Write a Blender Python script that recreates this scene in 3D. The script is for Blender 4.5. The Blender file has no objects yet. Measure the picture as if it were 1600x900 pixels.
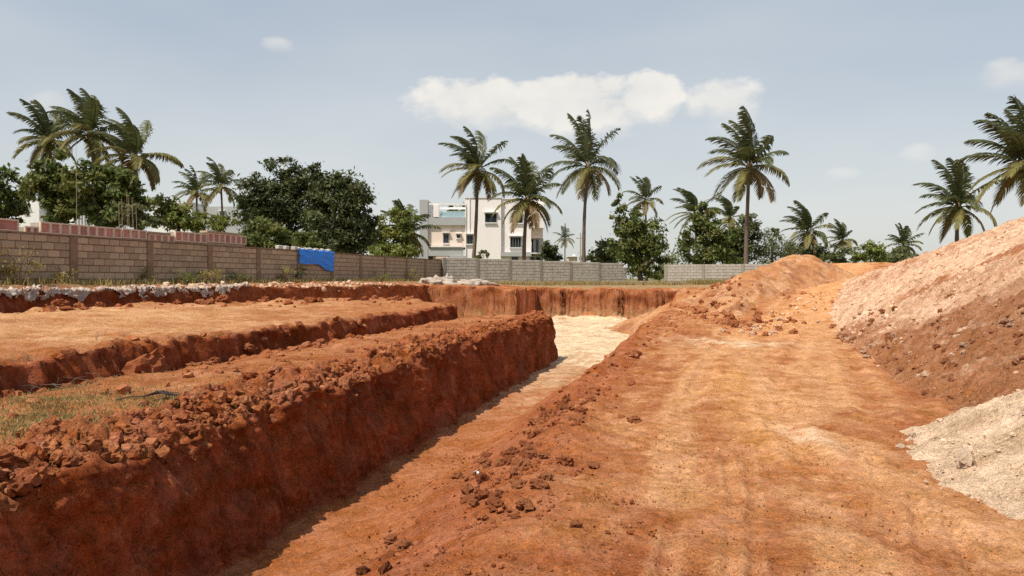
import bpy, math, random
import numpy as np
from mathutils import Vector, Matrix

random.seed(7)
RNG = np.random.default_rng(7)
scene = bpy.context.scene
COL = scene.collection

# ------------------------------------------------------------------ camera
EYE = 1.6
F = 1200.0            # focal length in pixels of the 1600 px wide photograph
HY = 435.0            # horizon row
cam_d = bpy.data.cameras.new("camera")
cam_d.sensor_width = 36.0
cam_d.lens = 27.0
cam_d.clip_start = 0.05
cam_d.clip_end = 6000.0
cam = bpy.data.objects.new("camera", cam_d)
COL.objects.link(cam)
cam.location = (0, 0, EYE)
cam.rotation_euler = (math.radians(90) - math.atan(15 / F), 0, 0)
scene.camera = cam

# ------------------------------------------------------------------ sun, sky, exposure
SUN = Vector((-0.365, -0.34, 0.865)).normalized()
sun_d = bpy.data.lights.new("sun", 'SUN')
sun_d.energy = 4.6
sun_d.angle = math.radians(0.55)
sun_d.color = (1.0, 0.93, 0.82)
sun = bpy.data.objects.new("sun", sun_d)
COL.objects.link(sun)
sun.rotation_euler = SUN.to_track_quat('Z', 'Y').to_euler()
sun.location = (-20, -10, 60)

scene.view_settings.view_transform = 'Standard'
scene.view_settings.look = 'None'
scene.view_settings.gamma = 1.0
scene.view_settings.use_curve_mapping = False
scene.view_settings.exposure = 0.22
scene.render.engine = 'CYCLES'
scene.cycles.use_denoising = False
scene.cycles.max_bounces = 6
scene.cycles.diffuse_bounces = 3
scene.cycles.transparent_max_bounces = 6


def build_world():
    w = bpy.data.worlds.new("World")
    scene.world = w
    w.use_nodes = True
    nt = w.node_tree
    for n in list(nt.nodes):
        nt.nodes.remove(n)
    N, L = nt.nodes.new, nt.links.new

    def math_(op, a, b=None, c=None, clamp=False):
        n = N('ShaderNodeMath'); n.operation = op; n.use_clamp = clamp
        for i, v in enumerate((a, b, c)):
            if v is None:
                continue
            if isinstance(v, (int, float)):
                n.inputs[i].default_value = v
            else:
                L(v, n.inputs[i])
        return n.outputs[0]

    out = N('ShaderNodeOutputWorld'); bg = N('ShaderNodeBackground')
    L(bg.outputs[0], out.inputs[0])
    bg.inputs['Strength'].default_value = 0.1
    w.cycles.sampling_method = 'MANUAL'; w.cycles.sample_map_resolution = 512
    sky = N('ShaderNodeTexSky'); sky.sky_type = 'NISHITA'; sky.sun_disc = False
    sky.sun_elevation = math.asin(SUN.z)
    sky.sun_rotation = math.atan2(SUN.x, SUN.y)
    sky.air_density = 1.0; sky.dust_density = 2.0; sky.ozone_density = 1.0
    tc = N('ShaderNodeTexCoord')
    sep = N('ShaderNodeSeparateXYZ'); L(tc.outputs['Generated'], sep.inputs[0])
    az = math_('ARCTAN2', sep.outputs[0], sep.outputs[1])
    el = math_('ARCSINE', sep.outputs[2])
    # thin veil of high haze over the whole sky, uneven
    nz = N('ShaderNodeTexNoise'); nz.noise_dimensions = '3D'
    mp = N('ShaderNodeMapping'); mp.inputs['Scale'].default_value = (1.6, 1.6, 5.0)
    L(tc.outputs['Generated'], mp.inputs[0]); L(mp.outputs[0], nz.inputs['Vector'])
    nz.inputs['Scale'].default_value = 1.3; nz.inputs['Detail'].default_value = 3
    nz.inputs['Roughness'].default_value = 0.5
    elp = math_('MAXIMUM', el, 0.0)
    low = math_('MULTIPLY_ADD', elp, -1.15, 1.0, clamp=True)
    veil = math_('MULTIPLY_ADD', low, 0.58, 0.18)
    veil = math_('MULTIPLY_ADD', math_('SUBTRACT', nz.outputs[0], 0.5), 0.55, veil, clamp=True)
    m1 = N('ShaderNodeMix'); m1.data_type = 'RGBA'
    L(veil, m1.inputs[0]); L(sky.outputs[0], m1.inputs[6])
    vc = N('ShaderNodeMix'); vc.data_type = 'RGBA'; L(math_('MULTIPLY', elp, 2.2, clamp=True), vc.inputs[0])
    vc.inputs[6].default_value = (7.0, 6.98, 6.65, 1); vc.inputs[7].default_value = (5.9, 6.5, 6.85, 1); L(vc.outputs[2], m1.inputs[7])
    # cumulus: soft ellipses in azimuth/elevation, their edges broken by noise
    n2 = N('ShaderNodeTexNoise'); n2.inputs['Scale'].default_value = 17; n2.inputs['Detail'].default_value = 5
    n2.inputs['Roughness'].default_value = 0.55
    mp2 = N('ShaderNodeMapping'); mp2.inputs['Scale'].default_value = (1, 1, 1.7)
    L(tc.outputs['Generated'], mp2.inputs[0]); L(mp2.outputs[0], n2.inputs['Vector'])
    n3 = N('ShaderNodeTexNoise'); n3.inputs['Scale'].default_value = 6; n3.inputs['Detail'].default_value = 1
    L(mp2.outputs[0], n3.inputs['Vector'])
    nn = math_('ADD', math_('MULTIPLY', math_('SUBTRACT', n2.outputs[0], 0.5), 3.0),
               math_('MULTIPLY', math_('SUBTRACT', n3.outputs[0], 0.5), 1.6))
    total = None
    clouds = [(745, 166, 100, 44, 1.0), (900, 168, 150, 50, 1.0), (1010, 160, 70, 44, 1.0), (1122, 168, 74, 46, .8),
              (438, 72, 26, 12, .5), (1572, 118, 50, 26, .55), (1430, 238, 36, 17, .55), (1314, 273, 32, 12, .45),
              (80, 165, 40, 20, .4), (-300, 140, 120, 40, .7), (2100, 190, 150, 45, .8)]
    for px, py, rx, ry, amp in clouds:
        k = math.cos(math.atan((px - 800) / F))
        a0 = math.atan((px - 800) / F); b0 = math.atan((HY - py) / F * k)
        ra = rx / F * k * k; rb = ry / F * k
        dx = math_('MULTIPLY', math_('SUBTRACT', az, a0), 1 / ra)
        dy = math_('MULTIPLY', math_('SUBTRACT', el, b0), 1 / rb)
        r = math_('ADD', math_('MULTIPLY', dx, dx), math_('MULTIPLY', dy, dy))
        d = math_('ADD', math_('SUBTRACT', 1.0, r), nn)
        # crisp on the upper side, dissolving downwards
        soft = math_('MULTIPLY_ADD', dy, 0.9, 1.5)
        soft = math_('MAXIMUM', soft, 0.45)
        d = math_('MULTIPLY', math_('MULTIPLY', d, soft), amp * 1.0, clamp=True)
        d = math_('MULTIPLY', d, amp)
        total = d if total is None else math_('MAXIMUM', total, d)
    m2 = N('ShaderNodeMix'); m2.data_type = 'RGBA'
    L(math_('MULTIPLY', total, 0.80), m2.inputs[0]); L(m1.outputs[2], m2.inputs[6])
    cs = N('ShaderNodeMix'); cs.data_type = 'RGBA'
    L(math_('MULTIPLY_ADD', math_('SUBTRACT', n2.outputs[0], .5), 2.6, .55, clamp=True), cs.inputs[0])
    cs.inputs[6].default_value = (6.9, 6.75, 6.4, 1); cs.inputs[7].default_value = (8.4, 8.0, 7.3, 1)
    L(cs.outputs[2], m2.inputs[7])
    L(m2.outputs[2], bg.inputs['Color'])


build_world()

# ------------------------------------------------------------------ helpers


def P(px, py, Y):
    """world point seen at photo pixel (px, py) standing Y metres away"""
    return Vector(((px - 800) / F * Y, Y, EYE + (HY - py) / F * Y))


def tag(o, label=None, cat=None, group=None, kind=None):
    if label: o['label'] = label
    if cat: o['category'] = cat
    if group: o['group'] = group
    if kind: o['kind'] = kind
    return o


def empty(name, loc=(0, 0, 0), rz=0.0):
    o = bpy.data.objects.new(name, None)
    COL.objects.link(o); o.location = loc; o.rotation_euler = (0, 0, rz)
    o.empty_display_size = 0.2
    return o


def link(name, me, parent=None, mat=None):
    o = bpy.data.objects.new(name, me)
    COL.objects.link(o)
    if parent is not None: o.parent = parent
    if mat is not None and len(me.materials) == 0: me.materials.append(mat)
    return o


def np_mesh(name, V, T, attr=None, smooth=False, quads=False):
    """V (n,3), T (m,3) or (m,4); attr (n,3) colours"""
    me = bpy.data.meshes.new(name)
    V = np.asarray(V, dtype=np.float32); T = np.asarray(T, dtype=np.int32)
    k = T.shape[1]
    me.vertices.add(len(V)); me.vertices.foreach_set('co', V.ravel())
    me.loops.add(T.size); me.loops.foreach_set('vertex_index', T.ravel())
    me.polygons.add(len(T))
    me.polygons.foreach_set('loop_start', np.arange(0, T.size, k, dtype=np.int32))
    me.polygons.foreach_set('loop_total', np.full(len(T), k, dtype=np.int32))
    me.polygons.foreach_set('use_smooth', np.full(len(T), bool(smooth)))
    if attr is not None:
        a = me.color_attributes.new('soil', 'FLOAT_COLOR', 'POINT')
        c = np.ones((len(V), 4), dtype=np.float32); c[:, :3] = attr
        a.data.foreach_set('color', c.ravel())
    me.update(calc_edges=True)
    return me


class MB:
    """collects boxes, tubes and free faces into one mesh"""
    def __init__(s): s.v = []; s.f = []
    def add(s, V, Fc):
        b = len(s.v); s.v += [tuple(p) for p in V]; s.f += [tuple(i + b for i in f) for f in Fc]
    def box(s, x0, x1, y0, y1, z0, z1):
        s.add([(x0, y0, z0), (x1, y0, z0), (x1, y1, z0), (x0, y1, z0), (x0, y0, z1), (x1, y0, z1), (x1, y1, z1), (x0, y1, z1)],
              [(0, 3, 2, 1), (4, 5, 6, 7), (0, 1, 5, 4), (1, 2, 6, 5), (2, 3, 7, 6), (3, 0, 4, 7)])
        return s
    def bevbox(s, x0, x1, y0, y1, z0, z1, b=0.008):
        """box whose front (-y) and side edges are chamfered"""
        pts = []
        for z, i in ((z0, b), (z0 + b, 0), (z1 - b, 0), (z1, b)):
            pts += [(x0 + i, y0 + i, z), (x1 - i, y0 + i, z), (x1 - i, y1 - i, z), (x0 + i, y1 - i, z)]
        fs = [(3, 2, 1, 0), (12, 13, 14, 15)]
        for r in range(3):
            for c in range(4):
                a = r * 4 + c; d = r * 4 + (c + 1) % 4
                fs.append((a, d, d + 4, a + 4))
        s.add(pts, fs); return s
    def tube(s, pts, rad, n=6, cap=True):
        pts = [Vector(p) for p in pts]
        if not hasattr(rad, '__len__'): rad = [rad] * len(pts)
        b = len(s.v); up = Vector((0.13, 0.31, 0.94))
        for i, p in enumerate(pts):
            d = (pts[min(i + 1, len(pts) - 1)] - pts[max(i - 1, 0)]).normalized()
            a = d.cross(up)
            if a.length < 0.05: a = d.cross(Vector((1, 0, 0)))
            a.normalize(); c = d.cross(a)
            for k in range(n):
                t = 2 * math.pi * k / n
                s.v.append(tuple(p + (a * math.cos(t) + c * math.sin(t)) * rad[i]))
        for i in range(len(pts) - 1):
            for k in range(n):
                k2 = (k + 1) % n
                s.f.append((b + i * n + k, b + i * n + k2, b + (i + 1) * n + k2, b + (i + 1) * n + k))
        if cap:
            s.f.append(tuple(b + k for k in range(n))[::-1])
            s.f.append(tuple(b + (len(pts) - 1) * n + k for k in range(n)))
        return s
    def mesh(s, name, smooth=False):
        me = bpy.data.meshes.new(name); me.from_pydata(s.v, [], s.f); me.update()
        if smooth:
            me.polygons.foreach_set('use_smooth', np.full(len(me.polygons), True))
        return me
    def build(s, name, mat, parent=None, smooth=False):
        return link(name, s.mesh(name, smooth), parent, mat)


# ---- vectorised gradient noise
def _h(ix, iy, iz, seed):
    h = (ix.astype(np.int64) * 374761393 + iy.astype(np.int64) * 668265263 + iz * 2147483647 + seed * 1274126177) & 0xFFFFFFFF
    h = ((h ^ (h >> 13)) * 1274126177) & 0xFFFFFFFF
    h = ((h ^ (h >> 16)) * 2246822519) & 0xFFFFFFFF
    return (h ^ (h >> 15)) & 0xFFFF


_A = np.linspace(0, 2 * np.pi, 64, endpoint=False)
_GX, _GY = np.cos(_A), np.sin(_A)


def noise2(x, y, seed=0):
    x = np.asarray(x, dtype=np.float64); y = np.asarray(y, dtype=np.float64)
    xi = np.floor(x); yi = np.floor(y); fx = x - xi; fy = y - yi
    u = fx * fx * fx * (fx * (fx * 6 - 15) + 10); v = fy * fy * fy * (fy * (fy * 6 - 15) + 10)
    def g(a, b):
        k = _h(xi + a, yi + b, 0, seed) & 63
        return _GX[k] * (fx - a) + _GY[k] * (fy - b)
    n0 = g(0, 0) * (1 - u) + g(1, 0) * u
    n1 = g(0, 1) * (1 - u) + g(1, 1) * u
    return (n0 * (1 - v) + n1 * v) * 1.5


def fbm(x, y, seed=0, o=4, gain=0.5, lac=2.03):
    r = 0; a = 1.0
    for i in range(o):
        r = r + a * noise2(x, y, seed + i * 17); x = x * lac + 3.7; y = y * lac + 1.9; a *= gain
    return r


def ss(a, b, x):
    t = np.clip((x - a) / (b - a), 0, 1)
    return t * t * (3 - 2 * t)


def lerp(a, b, t): return a + (b - a) * t


def mixc(c, d, t): return c + (np.asarray(d) - c) * t[..., None]


# ------------------------------------------------------------------ materials
def new_mat(name):
    m = bpy.data.materials.new(name); m.use_nodes = True
    nt = m.node_tree; b = nt.nodes['Principled BSDF']
    b.inputs['Specular IOR Level'].default_value = 0.25
    return m, nt, b


def soil_mat(name, bump=1.0, scale=1.0, spec=0.12, contrast=0.45):
    """earth: colour of the soil type comes with the mesh, grain and relief from noise"""
    m, nt, b = new_mat(name); N, L = nt.nodes.new, nt.links.new
    at = N('ShaderNodeAttribute'); at.attribute_name = 'soil'
    tc = N('ShaderNodeTexCoord')
    def noise(sc, det, rough=0.6):
        n = N('ShaderNodeTexNoise'); n.inputs['Scale'].default_value = sc * scale
        n.inputs['Detail'].default_value = det; n.inputs['Roughness'].default_value = rough
        L(tc.outputs['Object'], n.inputs['Vector']); return n.outputs[0]
    a, c, d, e = noise(2.6, 7, .72), noise(13, 7, .78), noise(62, 4, .75), noise(210, 2, .6)
    def ma(op, x, y, z=None):
        n = N('ShaderNodeMath'); n.operation = op
        for i, v in enumerate((x, y, z)):
            if v is None: continue
            if isinstance(v, (int, float)): n.inputs[i].default_value = v
            else: L(v, n.inputs[i])
        return n.outputs[0]
    s = ma('ADD', ma('ADD', ma('MULTIPLY', a, .7), ma('MULTIPLY', e, .6)), ma('ADD', ma('MULTIPLY', c, 1.0), ma('MULTIPLY', d, .9)))
    val = ma('MULTIPLY_ADD', ma('SUBTRACT', s, 1.6), contrast * 2.3, 1.0)
    def ramp(x, lo, hi, amp):
        r = N('ShaderNodeMapRange'); r.inputs[1].default_value = lo; r.inputs[2].default_value = hi; r.inputs[3].default_value = 0; r.inputs[4].default_value = amp
        L(x, r.inputs[0]); return r.outputs[0]
    val = ma('SUBTRACT', val, ramp(noise(105, 2, .5), .56, .64, .42)); val = ma('ADD', val, ramp(noise(88, 2, .5), .58, .66, .30)); val = ma('SUBTRACT', val, ramp(noise(38, 3, .6), .60, .68, .35))
    val = ma('MINIMUM', ma('MAXIMUM', val, .25), 1.6)
    h = N('ShaderNodeHueSaturation'); L(at.outputs['Color'], h.inputs['Color']); L(val, h.inputs['Value'])
    sat = ma('MULTIPLY_ADD', ma('SUBTRACT', a, .5), -.5, 1.0); L(sat, h.inputs['Saturation'])
    L(h.outputs[0], b.inputs['Base Color'])
    b.inputs['Roughness'].default_value = 1.0; b.inputs['Specular IOR Level'].default_value = spec
    hh = ma('ADD', ma('MULTIPLY', c, 1.0), ma('ADD', ma('MULTIPLY', d, .42), ma('MULTIPLY', e, .14)))
    v = N('ShaderNodeTexVoronoi'); v.inputs['Scale'].default_value = 26 * scale; L(tc.outputs['Object'], v.inputs['Vector'])
    hh = ma('ADD', hh, ma('MULTIPLY', v.outputs['Distance'], -.35))
    bp = N('ShaderNodeBump'); bp.inputs['Strength'].default_value = .75 * bump; bp.inputs['Distance'].default_value = .045 / scale
    L(hh, bp.inputs['Height']); L(bp.outputs[0], b.inputs['Normal'])
    return m


def simple_mat(name, col, rough=.8, var=.15, scale=3.0, bump=.0, spec=.2, objvar=0.0, dirt=None, metal=0.0):
    m, nt, b = new_mat(name); N, L = nt.nodes.new, nt.links.new
    tc = N('ShaderNodeTexCoord'); n = N('ShaderNodeTexNoise'); n.inputs['Scale'].default_value = scale
    n.inputs['Detail'].default_value = 6; n.inputs['Roughness'].default_value = .65
    L(tc.outputs['Object'], n.inputs['Vector'])
    mr = N('ShaderNodeMapRange'); mr.inputs[1].default_value = .25; mr.inputs[2].default_value = .75
    mr.inputs[3].default_value = 1 - var; mr.inputs[4].default_value = 1 + var
    L(n.outputs[0], mr.inputs[0])
    h = N('ShaderNodeHueSaturation'); h.inputs['Color'].default_value = (*col, 1)
    val = mr.outputs[0]
    if objvar:
        oi = N('ShaderNodeObjectInfo'); r2 = N('ShaderNodeMapRange'); r2.inputs[3].default_value = 1 - objvar; r2.inputs[4].default_value = 1 + objvar
        L(oi.outputs['Random'], r2.inputs[0]); k = N('ShaderNodeMath'); k.operation = 'MULTIPLY'
        L(val, k.inputs[0]); L(r2.outputs[0], k.inputs[1]); val = k.outputs[0]
    L(val, h.inputs['Value'])
    cout = h.outputs[0]
    if dirt:
        n2 = N('ShaderNodeTexNoise'); n2.inputs['Scale'].default_value = scale * .35; n2.inputs['Detail'].default_value = 7
        mpp = N('ShaderNodeMapping'); mpp.inputs['Scale'].default_value = (1.6, 1.6, .5); L(tc.outputs['Object'], mpp.inputs[0]); L(mpp.outputs[0], n2.inputs['Vector'])
        r3 = N('ShaderNodeMapRange'); r3.inputs[1].default_value = .45; r3.inputs[2].default_value = .75; r3.inputs[4].default_value = dirt[3]
        L(n2.outputs[0], r3.inputs[0])
        mx = N('ShaderNodeMix'); mx.data_type = 'RGBA'; L(r3.outputs[0], mx.inputs[0]); L(cout, mx.inputs[6]); mx.inputs[7].default_value = (*dirt[:3], 1)
        cout = mx.outputs[2]
    L(cout, b.inputs['Base Color'])
    b.inputs['Roughness'].default_value = rough; b.inputs['Specular IOR Level'].default_value = spec; b.inputs['Metallic'].default_value = metal
    if bump:
        bp = N('ShaderNodeBump'); bp.inputs['Strength'].default_value = bump; bp.inputs['Distance'].default_value = .02
        L(n.outputs[0], bp.inputs['Height']); L(bp.outputs[0], b.inputs['Normal'])
    return m


def leaf_mat(name, col, var=.35, trans=.3, hue=.03):
    m, nt, b = new_mat(name); N, L = nt.nodes.new, nt.links.new
    at = N('ShaderNodeAttribute'); at.attribute_name = 'soil'
    h = N('ShaderNodeHueSaturation'); h.inputs['Color'].default_value = (*col, 1)
    sp = N('ShaderNodeSeparateColor'); L(at.outputs['Color'], sp.inputs[0])
    r = N('ShaderNodeMapRange'); r.inputs[3].default_value = 1 - var; r.inputs[4].default_value = 1 + var; L(sp.outputs[0], r.inputs[0])
    r2 = N('ShaderNodeMapRange'); r2.inputs[3].default_value = .5 - hue; r2.inputs[4].default_value = .5 + hue; L(sp.outputs[1], r2.inputs[0])
    L(r.outputs[0], h.inputs['Value']); L(r2.outputs[0], h.inputs['Hue'])
    L(h.outputs[0], b.inputs['Base Color']); b.inputs['Roughness'].default_value = .55; b.inputs['Specular IOR Level'].default_value = .3
    tr = N('ShaderNodeBsdfTranslucent'); L(h.outputs[0], tr.inputs[0])
    mx = N('ShaderNodeMixShader'); mx.inputs[0].default_value = trans
    L(b.outputs[0], mx.inputs[1]); L(tr.outputs[0], mx.inputs[2]); L(mx.outputs[0], nt.nodes['Material Output'].inputs[0])
    return m


M_GROUND = soil_mat('red_earth', bump=1.0, contrast=.75)
M_HEAP = soil_mat('tipped_earth', bump=1.2, scale=1.0, contrast=.75)
M_CLOD = soil_mat('earth_clod', bump=1.0, scale=1.6, contrast=.55)
M_BLOCK_BROWN = simple_mat('dusty_brown_block', (.42, .325, .22), var=.28, scale=5, bump=.5, objvar=.2, dirt=(.31, .205, .14, .75))
M_MORTAR_BROWN = simple_mat('brown_mortar', (.20, .13, .085), var=.25, scale=4, bump=.5)
M_PILLAR_BROWN = simple_mat('brown_pillar_render', (.25, .17, .11), var=.3, scale=4, bump=.5)
M_BLOCK_GREY = simple_mat('grey_concrete_block', (.43, .39, .325), var=.25, scale=5, bump=.4, objvar=.15, dirt=(.27, .23, .185, .6))
M_MORTAR_GREY = simple_mat('grey_mortar', (.28, .245, .20), var=.25, scale=4, bump=.4)
M_CONC = simple_mat('pale_concrete', (.42, .37, .31), var=.2, scale=4, bump=.3, dirt=(.25, .18, .13, .5))
M_LEAF_DARK = leaf_mat('dark_mango_leaf', (.085, .098, .032), trans=.3, var=.55, hue=.045)
M_LEAF_MID = leaf_mat('mid_green_leaf', (.140, .160, .040), trans=.38, hue=.05, var=.45)
M_LEAF_LIGHT = leaf_mat('light_green_leaf', (.21, .23, .055), trans=.42)
M_LEAF_OLIVE = leaf_mat('olive_leaf', (.145, .155, .06), trans=.35)
M_FROND_UP = leaf_mat('young_palm_leaf', (.092, .102, .036), trans=.3, hue=.02)
M_FROND_MID = leaf_mat('mature_palm_leaf', (.20, .178, .055), trans=.35, hue=.03)
M_FROND_OLD = leaf_mat('old_palm_leaf', (.215, .145, .062), trans=.3, hue=.03)
M_PTRUNK = simple_mat('palm_trunk_bark', (.155, .115, .085), var=.3, scale=3, bump=.6)
M_BARK = simple_mat('tree_bark', (.12, .09, .065), var=.3, scale=6, bump=.6)
M_GRASS = leaf_mat('wild_grass', (.30, .235, .085), trans=.3, hue=.015)
M_DRYGRASS = leaf_mat('dry_grass', (.36, .27, .12), trans=.3, hue=.03)

# ------------------------------------------------------------------ the ground: one sheet, rows along the excavation
DX, DY = 0.22414, 0.97456              # direction along the trench
OX, OY = -3.506, 0.133                 # origin on the trench edge


def uv2xy(u, v): return OX + u * DY + v * DX, OY - u * DX + v * DY


def xy2uv(x, y): return (x - OX) * DY - (y - OY) * DX, (x - OX) * DX + (y - OY) * DY


def edge_trench(v):
    e = .10 * noise2(v * .45, v * 0 + 3.1, 11) + .05 * noise2(v * 1.7, v * 0 + 1.3, 12) + .03 * noise2(v * 5, v * 0 + .3, 13)
    return e * ss(24, 18, v) + .10 * ss(9, 4, v)


def edge_ledge(v):
    return -2.78 + .16 * noise2(v * .6, v * 0 + 8.1, 14) + .10 * noise2(v * 2.1, v * 0 + 2.7, 15) + .05 * noise2(v * 6, v * 0 + .7, 16)


def edge_bank(v):
    b = np.interp(v, [-40, 12, 24, 36, 60], [-12.1, -12.0, -10.6, -8.75, -8.6])
    return b + .12 * noise2(v * .7, v * 0 + 4.4, 17) + .07 * noise2(v * 2.6, v * 0 + 6.2, 18)


def edge_right(v):
    return np.interp(v, [-10, 4, 9, 12, 15.6, 25, 31, 38, 45], [2.6, 2.5, 2.2, 1.85, 2.0, 2.3, 2.85, 3.0, 3.3])


ROAD_A = np.array((5.0, 17.5)); ROAD_B = np.array((16.8, 38.0))
_rd = (ROAD_B - ROAD_A); ROAD_L = np.linalg.norm(_rd); _rd = _rd / ROAD_L


def road_ts(x, y):
    t = (x - ROAD_A[0]) * _rd[0] + (y - ROAD_A[1]) * _rd[1]
    s = (x - ROAD_A[0]) * _rd[1] - (y - ROAD_A[1]) * _rd[0]
    return t, s


def bench_dist(u, v):
    """signed distance-like value, positive inside the second bench (behind the ledge)"""
    poly = [(-2.78, -30.0), (-2.78, 21.0), (-5.7, 26.3), (-9.0, 20.5), (-10.9, 13.5), (-11.6, -30.0)]
    d = np.full(np.shape(u), 1e9)
    for i in range(1, len(poly)):
        (a, b), (c, e) = poly[i], poly[(i + 1) % len(poly)]
        if i == len(poly) - 1: continue
        nx, ny = (e - b), -(c - a); l = math.hypot(nx, ny); nx /= l; ny /= l
        d = np.minimum(d, -((u - a) * nx + (v - b) * ny))
    return d


def height(u, v, detail=True):
    x, y = uv2xy(u, v)
    low1 = fbm(x * .35, y * .35, 21, 3); low2 = fbm(x * 1.3, y * 1.3, 22, 3)
    # right-hand ground climbing towards the back
    g = .26 * ss(11, 25, y) + .86 * ss(22, 42, y)
    t, s = road_ts(x, y)
    ramp = 2.35 * np.clip(t / ROAD_L, 0, 1.0) ** 1.45 - .10 * np.clip(t - ROAD_L, 0, 40)
    ramp = ramp - .42 * np.clip(np.abs(s) - 2.6, 0, 100)
    k = 8.0
    gr = np.where(t > -2, np.logaddexp(g * k, np.clip(ramp, -3, 9) * k) / k - .0866 * np.exp(-np.abs(g - ramp) * 2), g)
    gr = np.maximum(g, np.minimum(gr, np.maximum(g, ramp) + .1))
    gr = gr + .05 * low1 + .02 * low2
    left_grade = 1.30 + .10 * ss(.2, 1.6, edge_bank(v) - u) + .05 * low2 + .04 * low1
    back = 1.02 + .06 * low1 + .12 * low2 * ss(44.5, 41, v)
    # start from the grade level
    grade = lerp(left_grade, back, ss(-9, -3, u) * ss(30, 37, v))
    z = grade
    floor = -.55 + .03 * low1 + .012 * low2
    endv = np.where(u < -4.44, 35.8, 41.0) + .28 * noise2(u * .55, u * 0 + 5.5, 31) + .12 * noise2(u * 2.1, u * 0 + 1.5, 32) + .05 * noise2(u * 6, u * 0 + 2.5, 36)
    eb = edge_bank(v)
    floor = floor + .42 * np.clip(1 - (endv - v) / .75, 0, 1) ** 1.5 * np.clip(noise2(u * .9, u * 0 + 2.2, 37) + .35, 0, 1) * (v > 30) + .3 * np.clip(1 - (u - eb) / .7, 0, 1) ** 1.5 * np.clip(noise2(v * .7, v * 0 + 9.2, 38) + .3, 0, 1)
    pit = ss(-.16, .10, u - eb) * (1 - ss(-.10, .16, v - endv))
    z = lerp(z, floor, pit)
    # second bench
    bd = bench_dist(u, v) + .25 * noise2(u * .8, v * .8, 33) + .1 * noise2(u * 3, v * 3, 34)
    left = ss(.12, -.16, u - edge_ledge(v))
    bz = .82 + .10 * ss(-4, -10, u) + .05 * low1 + .03 * low2 + .10 * np.exp(-(bd / .5) ** 2) * (low2 + .6)
    z = lerp(z, bz, ss(-.10, .22, bd) * left * (v < 40))
    # first bench between the ledge and the trench
    q = u - edge_trench(v)
    sh = lerp(.40, .16, ss(4, 15, v))                         # width of the crumbling shoulder
    top = .60 + .045 * low1 + .025 * low2 - .16 * ss(-1.9, -2.7, u) * (1 + .6 * low1)
    top = top + .05 * ss(-.9, -.4, q) * (1 + low2)
    drop = ss(-sh - .25, -.02, q)
    top = top - lerp(.20, .11, ss(4, 15, v)) * drop ** 1.5
    face = ss(-.14, .10, q) ** .8
    isl = (1 - face) * ss(-.16, .12, u - edge_ledge(v)) * (1 - ss(-.12, .1, v - 21.0 - .1 * low2))
    z = np.where(u > edge_ledge(v) - .16, np.maximum(z, lerp(z, top, isl)), z)
    # right-hand bank of the excavation: gentle near the camera, steep further off
    er = edge_right(v) + .12 * noise2(v * .8, v * 0 + 7.7, 35)
    wdt = np.interp(v, [0, 7, 11, 15, 20], [2.2, 1.9, 1.2, .7, .45])
    r = ss(0, 1, (u - (er - wdt)) / wdt)
    z = np.where(u > .0, np.maximum(z, lerp(z, gr, r)), z)
    # beyond the back wall everything is level
    z = lerp(z, np.maximum(1.2 + 0 * z, np.where(u > 2, gr, 1.2)), ss(43, 46, v))
    rimr = np.exp(-((u - er - .1) / .35) ** 2) * ss(3, 9, v) * ss(40, 30, v)
    z = z + .07 * rimr * (.6 + low2)
    return z


def axis(parts):
    a = []
    for s, e, n in parts: a.append(np.linspace(s, e, n, endpoint=False))
    return np.concatenate(a)


def geo(a, b, n): return np.concatenate([[0], np.cumsum(np.geomspace(1, 60, n))]) / np.cumsum(np.geomspace(1, 60, n))[-1] * (b - a) + a


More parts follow.
